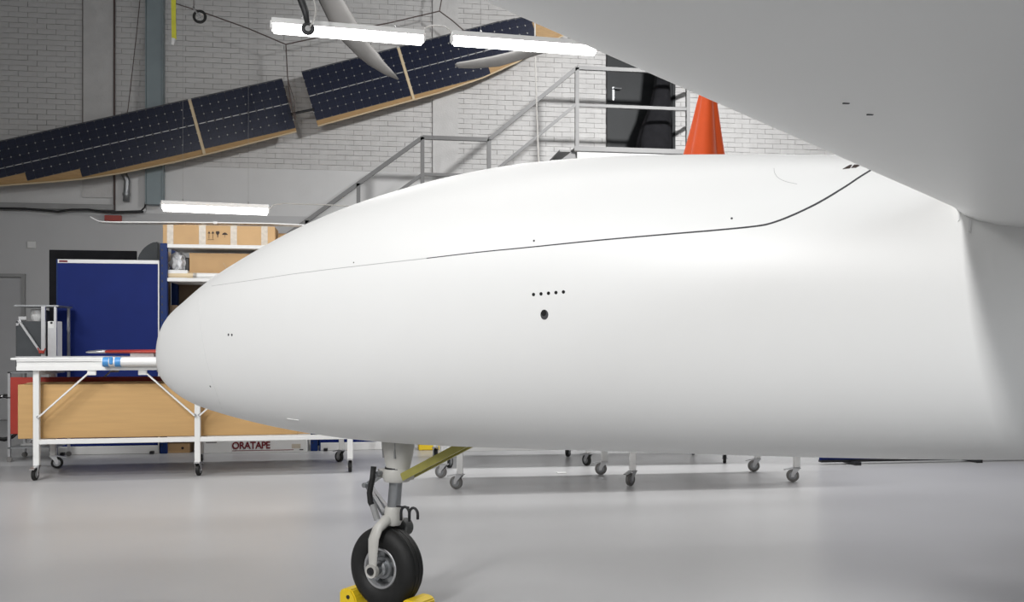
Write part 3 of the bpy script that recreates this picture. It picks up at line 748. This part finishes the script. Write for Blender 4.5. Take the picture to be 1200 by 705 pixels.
# scissor links
ap = Vector((gx-.155, -.0, .522))
for s in (-1, 1):
    obj('scissor_link', bar(bmesh.new(), (gx-.06, s*.018, .585), ap+Vector((0, s*.008, 0)), .012, .022, up=(0, 1, 0)), 'steel', ng)
    obj('scissor_link', bar(bmesh.new(), ap+Vector((0, s*.008, 0)), (gx-.045, s*.022, .405), .012, .022, up=(0, 1, 0)), 'steel', ng)
obj('link_bolt', T([ap+Vector((0, -.03, 0)), ap+Vector((0, .03, 0))], .011, 12), 'steel', ng)
obj('collar_bolt', T([(gx-.063, -.045, .583), (gx-.063, .03, .583)], .010, 12), 'steel', ng)
obj('brake_hose', T([(gx-.08, -.05, .612), (gx-.083, -.055, .56), (gx-.095, -.06, .50), (gx-.09, -.06, .46), (gx-.08, -.055, .44)], .0125, 10), 'rubber', ng, smooth=True)
obj('hose_fitting', T([(gx-.083, -.055, .45), (gx-.06, -.05, .385)], .0145, 12), 'greymetal', ng)
# olive drag brace
p0 = Vector((gx+.06, -.03, .575)); p1 = Vector((1.93, -.03, .755))
obj('drag_brace', bar(bmesh.new(), p0, p1, .012, .032, up=(0, 0, 1)), 'olive', ng)
obj('drag_brace', bar(bmesh.new(), p0+Vector((0, .06, 0)), p1+Vector((0, .06, 0)), .012, .032, up=(0, 0, 1)), 'olive', ng)
obj('brace_link', bar(bmesh.new(), (gx+.21, 0, .645), (1.80, 0, .70), .062, .012), 'olive', ng)
# tow hooks and damper
for k_, xo in enumerate((.080, .125)):
    pts = [(gx+xo+.0+.022*math.cos(t_), -.035, .425+.026*math.sin(t_)) for t_ in [PI-.5*0-PI*i/8 for i in range(9)]]
    pts = [(pts[0][0], -.035, .392)]+pts+([(pts[-1][0], -.035, .405)])
    obj('tow_hook', T(pts, .006, 8), 'black', ng, smooth=True)
obj('hook_bar', T([(gx+.03, -.03, .448), (gx+.10, -.035, .451)], .0035, 8), 'black', ng)
obj('damper', lathe(bmesh.new(), [(-.03, .032), (-.025, .038), (.02, .038), (.025, .032)], 24, 'Y', (gx-.015, .075, .338)), 'damperdark', ng, autos=40)
# wheel chocks
def chock(x0_, x1_, label, flip):
    bm = bmesh.new(); t = thing('wheel_chock', label, 'chock', MW[air] @ Vector(((x0_+x1_)/2, 0, 0)), -PSI-YAW)
    h = (x1_-x0_)/2
    pr = [(-h, 0), (h, 0), (h, .055), (h*.55, .068), (-h*.3, .068), (-h*.7, .04)] if not flip else [(h, 0), (-h, 0), (-h, .055), (-h*.55, .068), (h*.3, .068), (h*.7, .04)]
    prism(bm, [Vector((x, -.065, z_)) for x, z_ in pr], (0, 1, 0), .13)
    bmesh.ops.bevel(bm, geom=list(bm.edges), offset=.006, segments=2, affect='EDGES')
    obj('chock_body', bm, 'yellow', t)
    obj('chock_bolt', lathe(bmesh.new(), [(-.068, .009), (-.062, .009)], 12, 'Y', (0, 0, .035)), 'black', t)
chock(1.24, 1.345, 'yellow wheel chock in front of the nose wheel', True)
chock(1.565, 1.67, 'yellow wheel chock behind the nose wheel', False)

# ================================================================== TABLES
def caster(parent, x, y, ztop, rz, m='rubber', brake=True):
    """swivel caster hanging from a leg at (x,y); wheel trails along rz"""
    dx_, dy_ = math.cos(rz), math.sin(rz); R1 = .052; c = Vector((x+dx_*.032, y+dy_*.032, R1))
    Mx = Matrix.Translation(c) @ Matrix.Rotation(rz, 4, 'Z')
    bm = bmesh.new()
    for s in (-1, 1):
        poly = [Vector((q[0], s*.019, q[1])) for q in ((-.062, .065), (-.006, .066), (.012, .012), (.012, -.012), (-.010, -.012), (-.016, .01))]
        prism(bm, poly, (0, s, 0), .004)
    box(bm, -.064, -.004, -.023, .023, .060, .068)
    lathe(bm, [(.066, .018), (ztop-R1, .02)], 12, 'Z', (-.032, 0, 0))
    lathe(bm, [(-.027, .007), (.027, .007)], 10, 'Y')
    if brake: box(bm, -.03, .058, -.018, .018, .058, .066, mtx=Matrix.Rotation(math.radians(14), 4, 'Y'))
    bmesh.ops.transform(bm, matrix=Mx, verts=bm.verts)
    cst = obj('caster', bm, 'alu', parent)
    bm = lathe(bmesh.new(), [(-.0145, .03), (-.0155, .044), (-.011, .051), (.011, .051), (.0155, .044), (.0145, .03)], 24)
    bmesh.ops.transform(bm, matrix=Mx, verts=bm.verts); obj('wheel', bm, m, cst, autos=40)
    bm = lathe(bmesh.new(), [(-.0165, .02), (-.015, .031), (.015, .031), (.0165, .02)], 20)
    bmesh.ops.transform(bm, matrix=Mx, verts=bm.verts); obj('wheel_disc', bm, 'steel', cst, autos=40)
def table(loc, rz, label, step, wid, rots, wheel='rubber', ends=(.14, .14), nl=3, farx=-.08):
    t = thing('work_table', label, 'table', loc, rz, 'long white trestle work tables on casters')
    L = step*(nl-1); a, b = -ends[0], L+ends[1]
    for s, y in ((-1, -.0), (1, wid)):
        for i in range(nl):
            x = i*step+(farx if s > 0 else 0)
            obj('leg', B(x-.024, x+.024, y-.02, y+.024, .12, .915, bev=.004), 'white', t)
        # side beam
        yy = y-s*0; o0, o1 = (y-.055, y-.02) if s < 0 else (y+.02, y+.055)
        bm = bmesh.new(); box(bm, a, b, o0, o1, .91, .945); box(bm, a, b, min(o0, o1)+(.010 if s < 0 else 0), max(o0, o1)-(.010 if s > 0 else 0), .945, .985); box(bm, a, b, o0, o1, .985, .998)
        obj('side_beam', bm, 'white', t)
        obj('lower_rail', B(-.0, L, y-.018, y+.022, .295, .335, bev=.003), 'white', t)
        for i in range(nl-1):
            for (xa, xb_) in ((i*step+.02, i*step+.44), ((i+1)*step-.02, (i+1)*step-.44)):
                br = obj('brace', bar(bmesh.new(), (xa, y-s*-.0-.03 if s < 0 else y+.03, .52), (xb_, y-.03 if s < 0 else y+.03, .91), .012, .026, up=(0, 1, 0)), 'white', t)
                obj('brace_bracket', B(xb_-.035, xb_+.035, (y-.045) if s < 0 else (y+.02), (y-.02) if s < 0 else (y+.045), .868, .912, bev=.004), 'white', t)
                obj('brace_bolt', lathe(bmesh.new(), [(-.04, .012), (-.025, .012)], 10, 'Y', (xa, y if s < 0 else y+.065, .525)), 'steel', t)
    for i in range(nl):
        obj('cross_rail', B(i*step-.018, i*step+.018, .02, wid-.02, .297, .333), 'white', t)
        obj('cross_rail', B(i*step-.018, i*step+.018, -.0, wid, .87, .91), 'white', t)
    obj('table_top', B(a-.045, b+.045, -.056, wid+.056, .998, 1.016, bev=.003), 'white', t)
    k_ = 0
    for y in (0, wid):
        for i in range(nl): caster(t, i*step+(farx if y else 0), y, .12, rots[k_], wheel); k_ += 1
    return t
def R(d): return math.radians(d)
o1 = pf(43, 562); e1 = pf(410, 555)
rz1 = math.atan2((e1-o1).y, (e1-o1).x); st1 = (e1-o1).length/2
rz1 += R(2)
T1 = table((o1.x, o1.y, 0), rz1, 'white work table at left carrying the blue taped roll', st1, .72, [R(-95), R(80), R(88), R(10), R(100), R(130)])
oA = pf(539, 573); eA = pf(941, 567); rzA = math.atan2((eA-oA).y, (eA-oA).x)+R(2.5); stA = (eA-oA).length/2
table((oA.x, oA.y, 0), rzA, 'nearer of the two white work tables hidden behind the fuselage', stA, .62, [R(150), R(-140), R(160), R(150), R(160), R(165)], 'grub', ends=(.08, .0))
oB = pf(525, 548.5); eB = pf(853, 544.5); rzB = math.atan2((eB-oB).y, (eB-oB).x)+R(2); stB = (eB-oB).length/2
table((oB.x, oB.y, 0), rzB, 'farther white work table hidden behind the fuselage', stB, .68, [R(60), R(120), R(70), R(100), R(60), R(80)], 'rubber', ends=(.08, .0))
print('tables', rz1, st1, rzA, stA, rzB, stB)
m1 = MW[T1]
def on1(name, label, cat, loc=(0, 0, 0)):
    return thing(name, label, cat, m1 @ Vector(loc), rz1)
# big carton on the lower rails
c = on1('long_carton', 'long brown cardboard carton lying on the lower rails of the left table', 'box', (1.0, .3, .335))
bm = B(-1.17, 1.12, -.23, .2, 0, .455, bev=.006, seg=2); obj('carton_body', bm, 'card', c)
bm = bmesh.new(); prism(bm, [Vector(q) for q in ((1.12, -.23, .002), (1.25, -.18, .002), (1.25, -.18, .10), (1.12, -.23, .44))], (0, 1, 0), .006); obj('end_flap', bm, 'card2', c)
obj('top_flap', B(-1.17, 1.12, -.01, .2, .4555, .460), 'card2', c)
c = on1('red_board', 'thin red board standing behind the long brown carton on the left table', 'board', (.62, .545, .335)); obj('board', B(-1.0, .75, -.012, .012, 0, .50, bev=.003), 'red', c)
# items on the table top
zt = 1.016
c = on1('foam_roll', 'white foam tube with blue tape strapped along the front edge of the left work table', 'roll', (1.0, -.099, .980))
obj('tube', T([(-.46, 0, 0), (.75, 0, 0)], .036, 20), 'white', c, autos=40)
for k_, xx in enumerate((-.43, -.335)):
    obj('tape_band', T([(xx-.022, 0, 0), (xx+.022, 0, 0)], .041, 20), 'bluetape', c, autos=40)
obj('tape_end', B(-.40, -.37, -.043, -.025, -.02, .045, bev=.008), 'bluetape', c)
c = on1('red_profile', 'red thin aerofoil with grey tip lying on the left work table', 'aerofoil', (.75, .45, zt))
def ell(cx_, a, b, n=14, z0=.0): return [(a*math.cos(2*PI*j/n), z0+b*math.sin(2*PI*j/n)) for j in range(n)]
def loft(stations, n=14):
    bm = bmesh.new(); rg = []
    for x, a, b, zc__ in stations: rg.append([bm.verts.new((x, a*math.cos(2*PI*j/n), zc__+b*math.sin(2*PI*j/n))) for j in range(n)])
    for i in range(len(rg)-1):
        for j in range(n): bm.faces.new((rg[i][j], rg[i][(j+1) % n], rg[i+1][(j+1) % n], rg[i+1][j]))
    bm.faces.new(rg[0]); bm.faces.new(rg[-1][::-1]); return bm
obj('profile_body', loft([(-.30, .1, .016, .045), (0, .12, .018, .045), (.9, .12, .018, .045)]), 'red', c, smooth=True)
obj('profile_tip', loft([(-.48, .01, .004, .04), (-.46, .04, .010, .042), (-.38, .08, .016, .045), (-.30, .1, .0165, .045)]), 'alu', c, smooth=True)
obj('support_block', B(-.1, .1, -.05, .05, 0, .03), 'white', c); obj('support_block', B(.5, .7, -.05, .05, 0, .03), 'white', c)
c = on1('metal_strip', 'flat aluminium strip lying along the left end of the work table', 'strip', (.35, -.03, zt)); obj('strip', B(-.5, .2, -.02, .02, 0, .012), 'alu', c)

# ================================================================== LEFT TROLLEY
DT = 8.97; s_ = DT/FPX
tr0 = cp((11-600)*s_, DT, 0)
t = thing('tool_trolley', 'light grey tool trolley with boxes behind the left end of the table', 'trolley', tr0, -YAW*0)
def tx(u): return (u-11)*s_
def tz(v): return CH-(v-HY)*s_
Lx = tx(62)
for x, y in ((0, 0), (Lx, 0), (0, .4), (Lx, .4)):
    obj('upright', bar(bmesh.new(), (x, y, .05), (x, y, .86 if x == 0 else 1.49), .024, .024), 'alu', t)
    cc = obj('caster', lathe(bmesh.new(), [(-.012, .018), (-.012, .025), (.012, .025), (.012, .018)], 16, 'Y', (x, y, .025)), 'grub', t, autos=40)
for z_ in (.14, .62):
    obj('shelf', B(-.012, Lx+.012, -.012, .412, z_-.012, z_), 'steel', t)
obj('rail', bar(bmesh.new(), (0, 0, tz(467)), (Lx, 0, tz(467)), .02, .02), 'alu', t)
obj('top_shelf', B(tx(17), Lx+.03, -.02, .42, 1.485, 1.50), 'steel', t)
obj('upright', bar(bmesh.new(), (tx(49.5), -.02, .86), (tx(49.5), -.02, 1.485), .035, .03), 'alu', t, label='wide light grey upright')
obj('bracket_arm', bar(bmesh.new(), (tx(23), -.04, tz(375)), (tx(47), -.04, tz(412)), .02, .02), 'alu', t)
obj('shelf', B(-.012, Lx+.012, -.012, .412, .848, .86), 'steel', t)
def ttop(name, label, cat, u0, u1, v0, v1, y0, y1, m, zbase=None):
    o = thing(name, label, cat, MW[t] @ Vector((tx((u0+u1)/2), (y0+y1)/2, tz(v1) if zbase is None else zbase)))
    h = (u1-u0)/2*s_; obj('case', B(-h, h, -(y1-y0)/2, (y1-y0)/2, 0, tz(v0)-(tz(v1) if zbase is None else zbase), bev=.006), m, o); return o
a_ = ttop('metal_case', 'dark grey metal case with latch on the trolley behind the left table', 'case', 17, 46, 376, 0, .02, .35, 'greycloth', .86)
obj('latch', B(-.09, -.02, -.175, -.163, .50, .53), 'alu', a_); obj('case_lug', B(-.115, -.085, -.178, -.163, .44, .47, bev=.004), 'alu', a_)
a_ = ttop('white_instrument', 'slim white instrument box with black button on the trolley', 'box', 53, 62, 376, 0, .0, .2, 'white', .86)
obj('button', lathe(bmesh.new(), [(-.106, .011), (-.10, .011)], 12, 'Y', (0, 0, .47)), 'black', a_); obj('front_plate', B(-.03, .03, -.107, -.099, .0, .42), 'alu', a_)
a_ = thing('round_jar', 'white rounded container on top of the dark metal case', 'container', MW[t] @ Vector((tx(35), .18, tz(376))))
obj('container_body', lathe(bmesh.new(), [(0, .04), (.03, .06), (.07, .065), (.115, .06), (.12, .04)], 20, 'Z'), 'white', a_, autos=40)
a_ = thing('power_tool', 'small black tool beside the white rounded container', 'tool', MW[t] @ Vector((tx(43.5), .18, tz(376))))
obj('tool_body', B(-.028, .028, -.05, .05, 0, .11, bev=.01), 'black', a_)
a_ = thing('red_clamp', 'small red clamp at the foot of the trolley arm', 'clamp', MW[t] @ Vector((tx(49), -.06, tz(414))))
bm = B(-.022, .022, -.02, .02, 0, .03, bev=.005); bar(bm, (-.02, 0, .02), (-.035, 0, .055), .01, .01); bar(bm, (.02, 0, .02), (.035, 0, .05), .01, .01); obj('clamp_body', bm, 'red', a_)
a_ = thing('steel_tool', 'dark steel tool lying on the lowest trolley shelf', 'tool', MW[t] @ Vector((tx(35), .1, .14)))
bm = B(-.12, .12, -.04, .04, 0, .03, bev=.008); tube(bm, [(-.05, 0, .03), (-.03, 0, .06), (.1, 0, .055)], .014); obj('tool_body', bm, 'greymetal', a_)
# hose coil
a_ = thing('hose_coil', 'black coiled hose hanging at the far left edge beside the trolley', 'hose', MW[t] @ Vector((-.07, .05, .18)))
bm = bmesh.new()
pts = []
for i in range(97):
    th_ = 2*PI*i/24; pts.append((.17*math.cos(th_)+.0, -.02+.012*i/24, .24+(.21+.01*math.sin(i))*math.sin(th_)))
tube(bm, pts, .013, 6); obj('hose', bm, 'rubber', a_, smooth=True)
obj('hose_hook', T([(0.07, .0, .44), (0.0, .0, .43), (0, -.04, .45)], .008, 6), 'alu', a_)

# ================================================================== RACK, BLUE SCREENS
YR_ = pf(270, 530).y
ra = pw(187.5, 400, YR_).x; rb = pw(372, 400, YR_).x; RD = .6
rk = thing('storage_rack', 'blue steel storage rack with white shelves beside the aircraft nose', 'rack', (ra, YR_, 0))
RW = rb-ra
ztop = pw(260, 288, YR_).z
zs = [.0+.06, pw(260, 372, YR_).z-.62, pw(200, 370, YR_).z, pw(260, 327, YR_).z, ztop]
zs = [.165, .72, pw(200, 370, YR_).z, pw(240, 326.5, YR_).z, ztop]
# note: shelf at y=370 and y=327 in the photograph
zs[2] = pw(200, 370.5, YR_).z
for x in (.035, RW-.035):
    for y in (.03, RD-.03):
        bm = B(x-.035, x+.035, y-.03, y+.03, 0, ztop+.02, bev=.003)
        obj('upright', bm, 'bluesteel', rk)
        if y < .1:
            bm = bmesh.new()
            for i in range(26): box(bm, x-.02, x-.008, -.0025, .001, .08+i*.08, .10+i*.08); 
            obj('slot_row', bm, 'black', rk, kind='stuff')
for z_ in (zs[0], zs[1], zs[2]-.02, zs[3]-.005, zs[4]):
    obj('shelf', B(.07, RW-.07, .0, RD, z_-.025, z_+.012, bev=.003), 'white', rk)
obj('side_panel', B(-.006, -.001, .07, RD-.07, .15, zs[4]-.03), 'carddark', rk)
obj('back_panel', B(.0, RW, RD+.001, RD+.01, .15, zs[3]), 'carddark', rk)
for z_ in (.5, 1.2, 1.9):
    obj('side_brace', bar(bmesh.new(), (.035, .06, z_-.2), (.035, RD-.06, z_+.2), .01, .03), 'bluesteel', rk)
zsh3 = zs[3]+.007; zsh4 = zs[4]+.012; zsh2 = zs[2]-.008
def rkx(u, y=0): return pw(u, 300, YR_+y).x-ra
def rth(name, label, cat, x, y, z_): return thing(name, label, cat, (ra+x, YR_+y, z_))
# top: carton with tape bands and print
x0, x1 = rkx(190.5), rkx(322); hh = pw(250, 264, YR_).z-zsh4
c = rth('taped_carton', 'long tan carton with four tape bands on top of the rack', 'box', (x0+x1)/2, .2, zsh4); h = (x1-x0)/2
obj('carton_body', B(-h, h, -.19, .19, 0, hh, bev=.004), 'card2', c)
for u0, u1 in ((195.5, 203), (233, 241), (270, 277.5), (306, 313.5)):
    a, b = rkx(u0)-(x0+x1)/2, rkx(u1)-(x0+x1)/2
    bm = B(a, b, -.192, .192, -.0, hh+.002); obj('tape_band', bm, 'tape', c)
# printed marks: this-way-up arrows, umbrella, keep dry
def mk(u, v): q = pw(u, v, YR_+.008); return Vector((q.x-(ra+(x0+x1)/2), -.1925, q.z-zsh4))
bm = bmesh.new()
for u in (245, 249.5):
    bar(bm, mk(u, 279), mk(u, 272.5), .002, .007, up=(0, 1, 0)); prism(bm, [mk(u-1.6, 273.5), mk(u+1.6, 273.5), mk(u, 270.5)], (0, 1, 0), .002)
bar(bm, mk(243.5, 280.3), mk(251, 280.3), .002, .006, up=(0, 1, 0)); obj('arrow_print', bm, 'ink', c)
bm = bmesh.new(); prism(bm, [mk(252.8, 273), mk(253.2, 270.8), mk(257, 270.8), mk(257.4, 273), mk(255.7, 275), mk(255.5, 278), mk(254.7, 278), mk(254.5, 275)], (0, 1, 0), .002); obj('glass_print', bm, 'ink', c)
bm = bmesh.new(); prism(bm, [mk(260, 275), mk(261.5, 273), mk(263.5, 272.2), mk(265.5, 273), mk(267, 275)], (0, 1, 0), .002); bar(bm, mk(263.5, 275), mk(263.5, 278), .002, .005, up=(0, 1, 0)); obj('umbrella_print', bm, 'ink', c)
c = rth('paper_roll', 'brown paper wrapped roll on the right of the taped carton', 'roll', rkx(345), .2, zsh4+.075)
bm = T([(-.18, 0, 0), (.12, 0, 0)], .075, 18); obj('roll_body', bm, 'card2', c, autos=40); obj('wrapper_mark', B(.0, .012, -.078, -.07, -.0, .03), 'ink', c)
# white long strip (glider edge) lying on the carton
YG = YR_+.12
pl = [(106, 254.5), (110, 257), (116, 260), (123, 261.2), (135, 261.8), (180, 262), (250, 262.5), (320, 263.5), (372, 266)]
c = thing('wing_skin_strip', 'long thin white wing strip with upturned tip lying across the top carton', 'wing strip', pw(106, 255, YG))
bm = bmesh.new(); rg = []
for i, (u, v) in enumerate(pl):
    p = pw(u, v-.6, YG); hw_ = .012+min(i, 4)*.02; tk = .007 if i < 3 else .011
    rg.append([bm.verts.new(p+Vector((0, sy*hw_, sz*tk))) for sy, sz in ((-1, -.5), (-1, .5), (0, 1), (1, .5), (1, -.5), (0, -1))])
for i in range(len(rg)-1):
    for j in range(6): bm.faces.new((rg[i][j], rg[i][(j+1) % 6], rg[i+1][(j+1) % 6], rg[i+1][j]))
bm.faces.new(rg[0]); bm.faces.new(rg[-1][::-1])
obj('strip_body', bm, 'white', c, world=True)
obj('strip_joint', B(-.02, .02, -.1, .0, -.015, .012, mtx=Matrix.Translation(pw(254, 262, YG)), bev=.004), 'white', c, world=True)
# second shelf: film bundle, box, rolls
c = rth('film_bundle', 'crumpled white film bundle on the second rack shelf', 'bundle', rkx(204), .25, zsh3+.085)
bm = bmesh.new(); bmesh.ops.create_icosphere(bm, subdivisions=3, radius=1)
for v_ in bm.verts:
    n1 = math.sin(v_.co.x*7+2)*math.cos(v_.co.z*6)+math.sin(v_.co.y*9+v_.co.x*5); v_.co *= 1+.16*n1
    v_.co.x *= .085; v_.co.y *= .13; v_.co.z = max(-.0, v_.co.z*.11+.085)+.0
obj('film', bm, 'foil', c); 
c = rth('dark_tool_case', 'small black case between the film bundle and the tan carton', 'case', rkx(215.5), .28, zsh3+.085); obj('case_body', B(-.022, .022, -.1, .1, 0, .14, bev=.01), 'black', c)
c = rth('white_tray', 'flat white tray under the film bundle on the rack', 'tray', rkx(208), .25, zsh3)
obj('tray_body', B(-.13, .09, -.2, .2, 0, .085, bev=.006), 'white', c)
c = rth('tan_carton', 'plain tan carton on the second rack shelf', 'box', rkx(219)+.42, .33, zsh3)
obj('carton_body', B(-.42, .42, -.2, .2, 0, pw(250, 296.5, YR_+.13).z-zsh3, bev=.005), 'card2', c)
for sx in (-.03, .03): obj('tape_mark', bar(bmesh.new(), (sx*2.6, -.202, .17), (sx*.3, -.202, .06), .002, .01, up=(0, 1, 0)), 'tape', c)
c = rth('cream_roll', 'cream coloured roll at the front of the second rack shelf', 'roll', rkx(190.5)+.19, .07, zsh3+.028)
obj('roll_body', T([(-.17, 0, 0), (.14, 0, 0)], .03, 16), 'cream', c, autos=40)
c = rth('white_roll', 'white roll lying right of the cream roll on the rack', 'roll', rkx(224)+.35, .07, zsh3+.028)
obj('roll_body', T([(-.34, 0, 0), (.4, 0, 0)], .03, 16), 'white', c, autos=40)
# third bay: brown boxes on the shelf below
zb3 = pw(200, 372, YR_).z
c = rth('brown_box', 'small tan box with white top in the dark third rack bay', 'box', rkx(203)+.15, .3, zsh2)
obj('box_body', B(-.12, .14, -.2, .2, 0, .12, bev=.005), 'card', c); obj('box_lid', B(-.06, .14, -.2, .2, .12, .15, bev=.005), 'foil', c)
c = rth('brown_box', 'dark brown box at the left of the third rack bay', 'box', rkx(196)+.03, .35, zsh2)
obj('box_body', B(-.04, .045, -.2, .15, 0, .13, bev=.005), 'carddark', c)
# bottom: boxes on the floor shelf / under
c = rth('small_carton', 'small tan carton on the floor under the rack', 'box', rkx(206), .2, 0); obj('carton_body', B(-.13, .13, -.16, .16, 0, .10, bev=.004), 'card2', c)
obj('round_print', lathe(bmesh.new(), [(-.162, .014), (-.159, .014)], 12, 'Y', (.06, 0, .05)), 'ink', c)
ox0, ox1 = rkx(240), rkx(360.5)
c = rth('long_white_box', 'long white box with dark red lettering on the floor under the rack', 'box', (ox0+ox1)/2, -.02+.1, 0)
h = (ox1-ox0)/2; obj('box_body', B(-h, h, -.14, .14, 0, .135, bev=.004), 'white', c)
cu = bpy.data.curves.new('lettering', 'FONT'); cu.body = 'ORATAPE'; cu.size = .100; cu.extrude = .0015; cu.offset = .0028; cu.space_character = .95
to = bpy.data.objects.new('tmp', cu); C.objects.link(to)
dg = bpy.context.evaluated_depsgraph_get(); me = bpy.data.meshes.new_from_object(to.evaluated_get(dg)); C.objects.unlink(to)
xs = [v.co.x for v in me.vertices]; wdt = max(xs)-min(xs); tgt = (316-272)/115*1.0
lx0 = pw(272, 520, YR_-.06).x-(ra+(ox0+ox1)/2)
me.transform(Matrix.Translation((lx0, -.142, .045)) @ Matrix.Rotation(PI/2, 4, 'X') @ Matrix.Scale(tgt/wdt, 4, (1, 0, 0)) @ Matrix.Translation((-min(xs), 0, 0)))
me.materials.clear(); me.materials.append(M['redlabel']); lo = bpy.data.objects.new('lettering', me); link(lo, (0, 0, 0), 0, c)
obj('printed_line', B(lx0, lx0+.62, -.1415, -.139, .022, .028), 'redlabel', c)
obj('paper_sticker', B(lx0+.60, lx0+.69, -.1415, -.139, .04, .085), 'tape', c); obj('end_mark', B(h-.08, h-.04, -.1415, -.139, .02, .03), 'ink', c)
obj('handle_slot', B(-h+.02, -h+.13, -.1415, -.139, .11, .118), 'ink', c)
# blue screens
def screen(u0, u1, label, vt=303.5, Y=YR_+.02, mark=True, foot=None):
    xa, xb_ = pw(u0, 400, Y).x, pw(u1, 400, Y).x; zt_ = pw(u0, vt, Y).z
    t = thing('partition_screen', label, 'screen', ((xa+xb_)/2, Y, 0)); h = (xb_-xa)/2
    obj('panel', B(-h, h, 0, .035, .085, zt_-.035, bev=.003), 'blue', t)
    obj('top_rail', B(-h, h, -.004, .039, zt_-.038, zt_, bev=.003), 'white', t)
    obj('bottom_rail', B(-h, h, -.004, .039, .002, .085, bev=.003), 'white', t)
    for s in (-1, 1):
        obj('edge_post', B(s*h-.007, s*h+.007, -.006, .041, .0, zt_, bev=.002), 'bluesteel' if s < 0 else 'white', t)
        obj('foot', B(s*(h-.06)-.02, s*(h-.06)+.02, -.05, .09, 0, .03, bev=.004), 'black', t)
    if mark: obj('sticker', B(-h+.02, -h+.10, -.006, -.003, zt_-.03, zt_-.010), 'redlabel', t)
    return t
screen(67, 186, 'blue partition screen with white top rail left of the rack')
screen(375, 470, 'blue partition screen mostly hidden behind the fuselage', mark=False)
YQ = pf(1100, 541.5).y
xa, xb_ = pw(962, 540, YQ).x, pw(1300, 540, YQ).x
t = thing('partition_screen', 'dark partition low behind the fuselage at the right edge', 'screen', ((xa+xb_)/2, YQ, 0)); h = (xb_-xa)/2
obj('panel', B(-h, h, 0, .04, .035, 1.7, bev=.003), 'blue', t); obj('bottom_rail', B(-h, h, -.01, .05, .022, .045), 'black', t)
for k_ in (-h+.32, -h+1.55, h-.2): obj('foot', B(k_-.03, k_+.03, -.1, .14, 0, .03), 'black', t)
# black board behind the left screen and grey covered stand
YK = YR_+.35
xa, xb_ = pw(57.5, 300, YK).x, pw(160, 300, YK).x
t = thing('black_board', 'black board standing behind the left blue screen', 'board', ((xa+xb_)/2, YK, 0)); h = (xb_-xa)/2
obj('board_face', B(-h, h, 0, .03, .0, pw(100, 293, YK).z, bev=.004), 'blackcloth', t)
YK2 = YR_+.30
ctr = pw(176, 300, YK2); zt_ = pw(176, 284, YK2).z
t = thing('covered_stand', 'rounded dark grey cloth cover between the left screen and the rack', 'cover', (ctr.x-.0, YK2, 0))
w0 = .12
bm = bmesh.new(); prof = [(-w0, 0), (w0-.02, 0), (w0-.02, zt_), (w0-.06, zt_+.005), (0, zt_-.02), (-w0+.06, zt_-.07), (-w0+.01, zt_-.15), (-w0, zt_-.25)]
prism(bm, [Vector((x, -.06, z_)) for x, z_ in prof], (0, 1, 0), .3); bmesh.ops.bevel(bm, geom=list(bm.edges), offset=.012, segments=2, affect='EDGES')
obj('cloth', bm, 'greycloth', t)
# yellow thing far behind the gear
p = pf(503, 527.5); t = thing('yellow_crate', 'low yellow crate on the floor behind the nose gear', 'crate', p, 0)
bm = B(-.11, .11, 0, .22, 0, .12, bev=.01); obj('crate_body', bm, 'yellow', t); obj('crate_rim', B(-.118, .118, -.008, .228, .105, .122, bev=.004), 'yellow', t)
# small white scrap on the floor
p = pf(658, 554); tag(obj('paper_scrap', B(p.x-.04, p.x+.04, p.y-.03, p.y+.03, 0.0, .006), 'white'), 'small white paper scrap on the floor under the hidden tables', 'paper')
# orange folded cover on a stand
po = cp((823.5-600)/FPX*6.0, 6.0, 0)
t = thing('orange_cover', 'orange folded fabric cover hanging behind the white fuselage', 'cover', po, -YAW)
sc6 = 6/FPX
def oz(v): return CH+(400-v)*sc6
prof = []
for v, l_, r_ in ((330, 775, 866), (250, 786, 858), (180, 800, 847.5), (150, 808.5, 843.5), (115, 817.5, 839), (85, 825, 835), (70, 828, 832)):
    prof.append((oz(v), (r_-l_)/2*sc6*.93, ((l_+r_)/2-823.5)*sc6))
pleated('fabric', prof, 3, .17, 'orange', '', '', None, parent=t)
obj('suspension_cord', T([(0, 0, oz(72)), (0, 0, ZC)], .004, 6), 'rope', t)
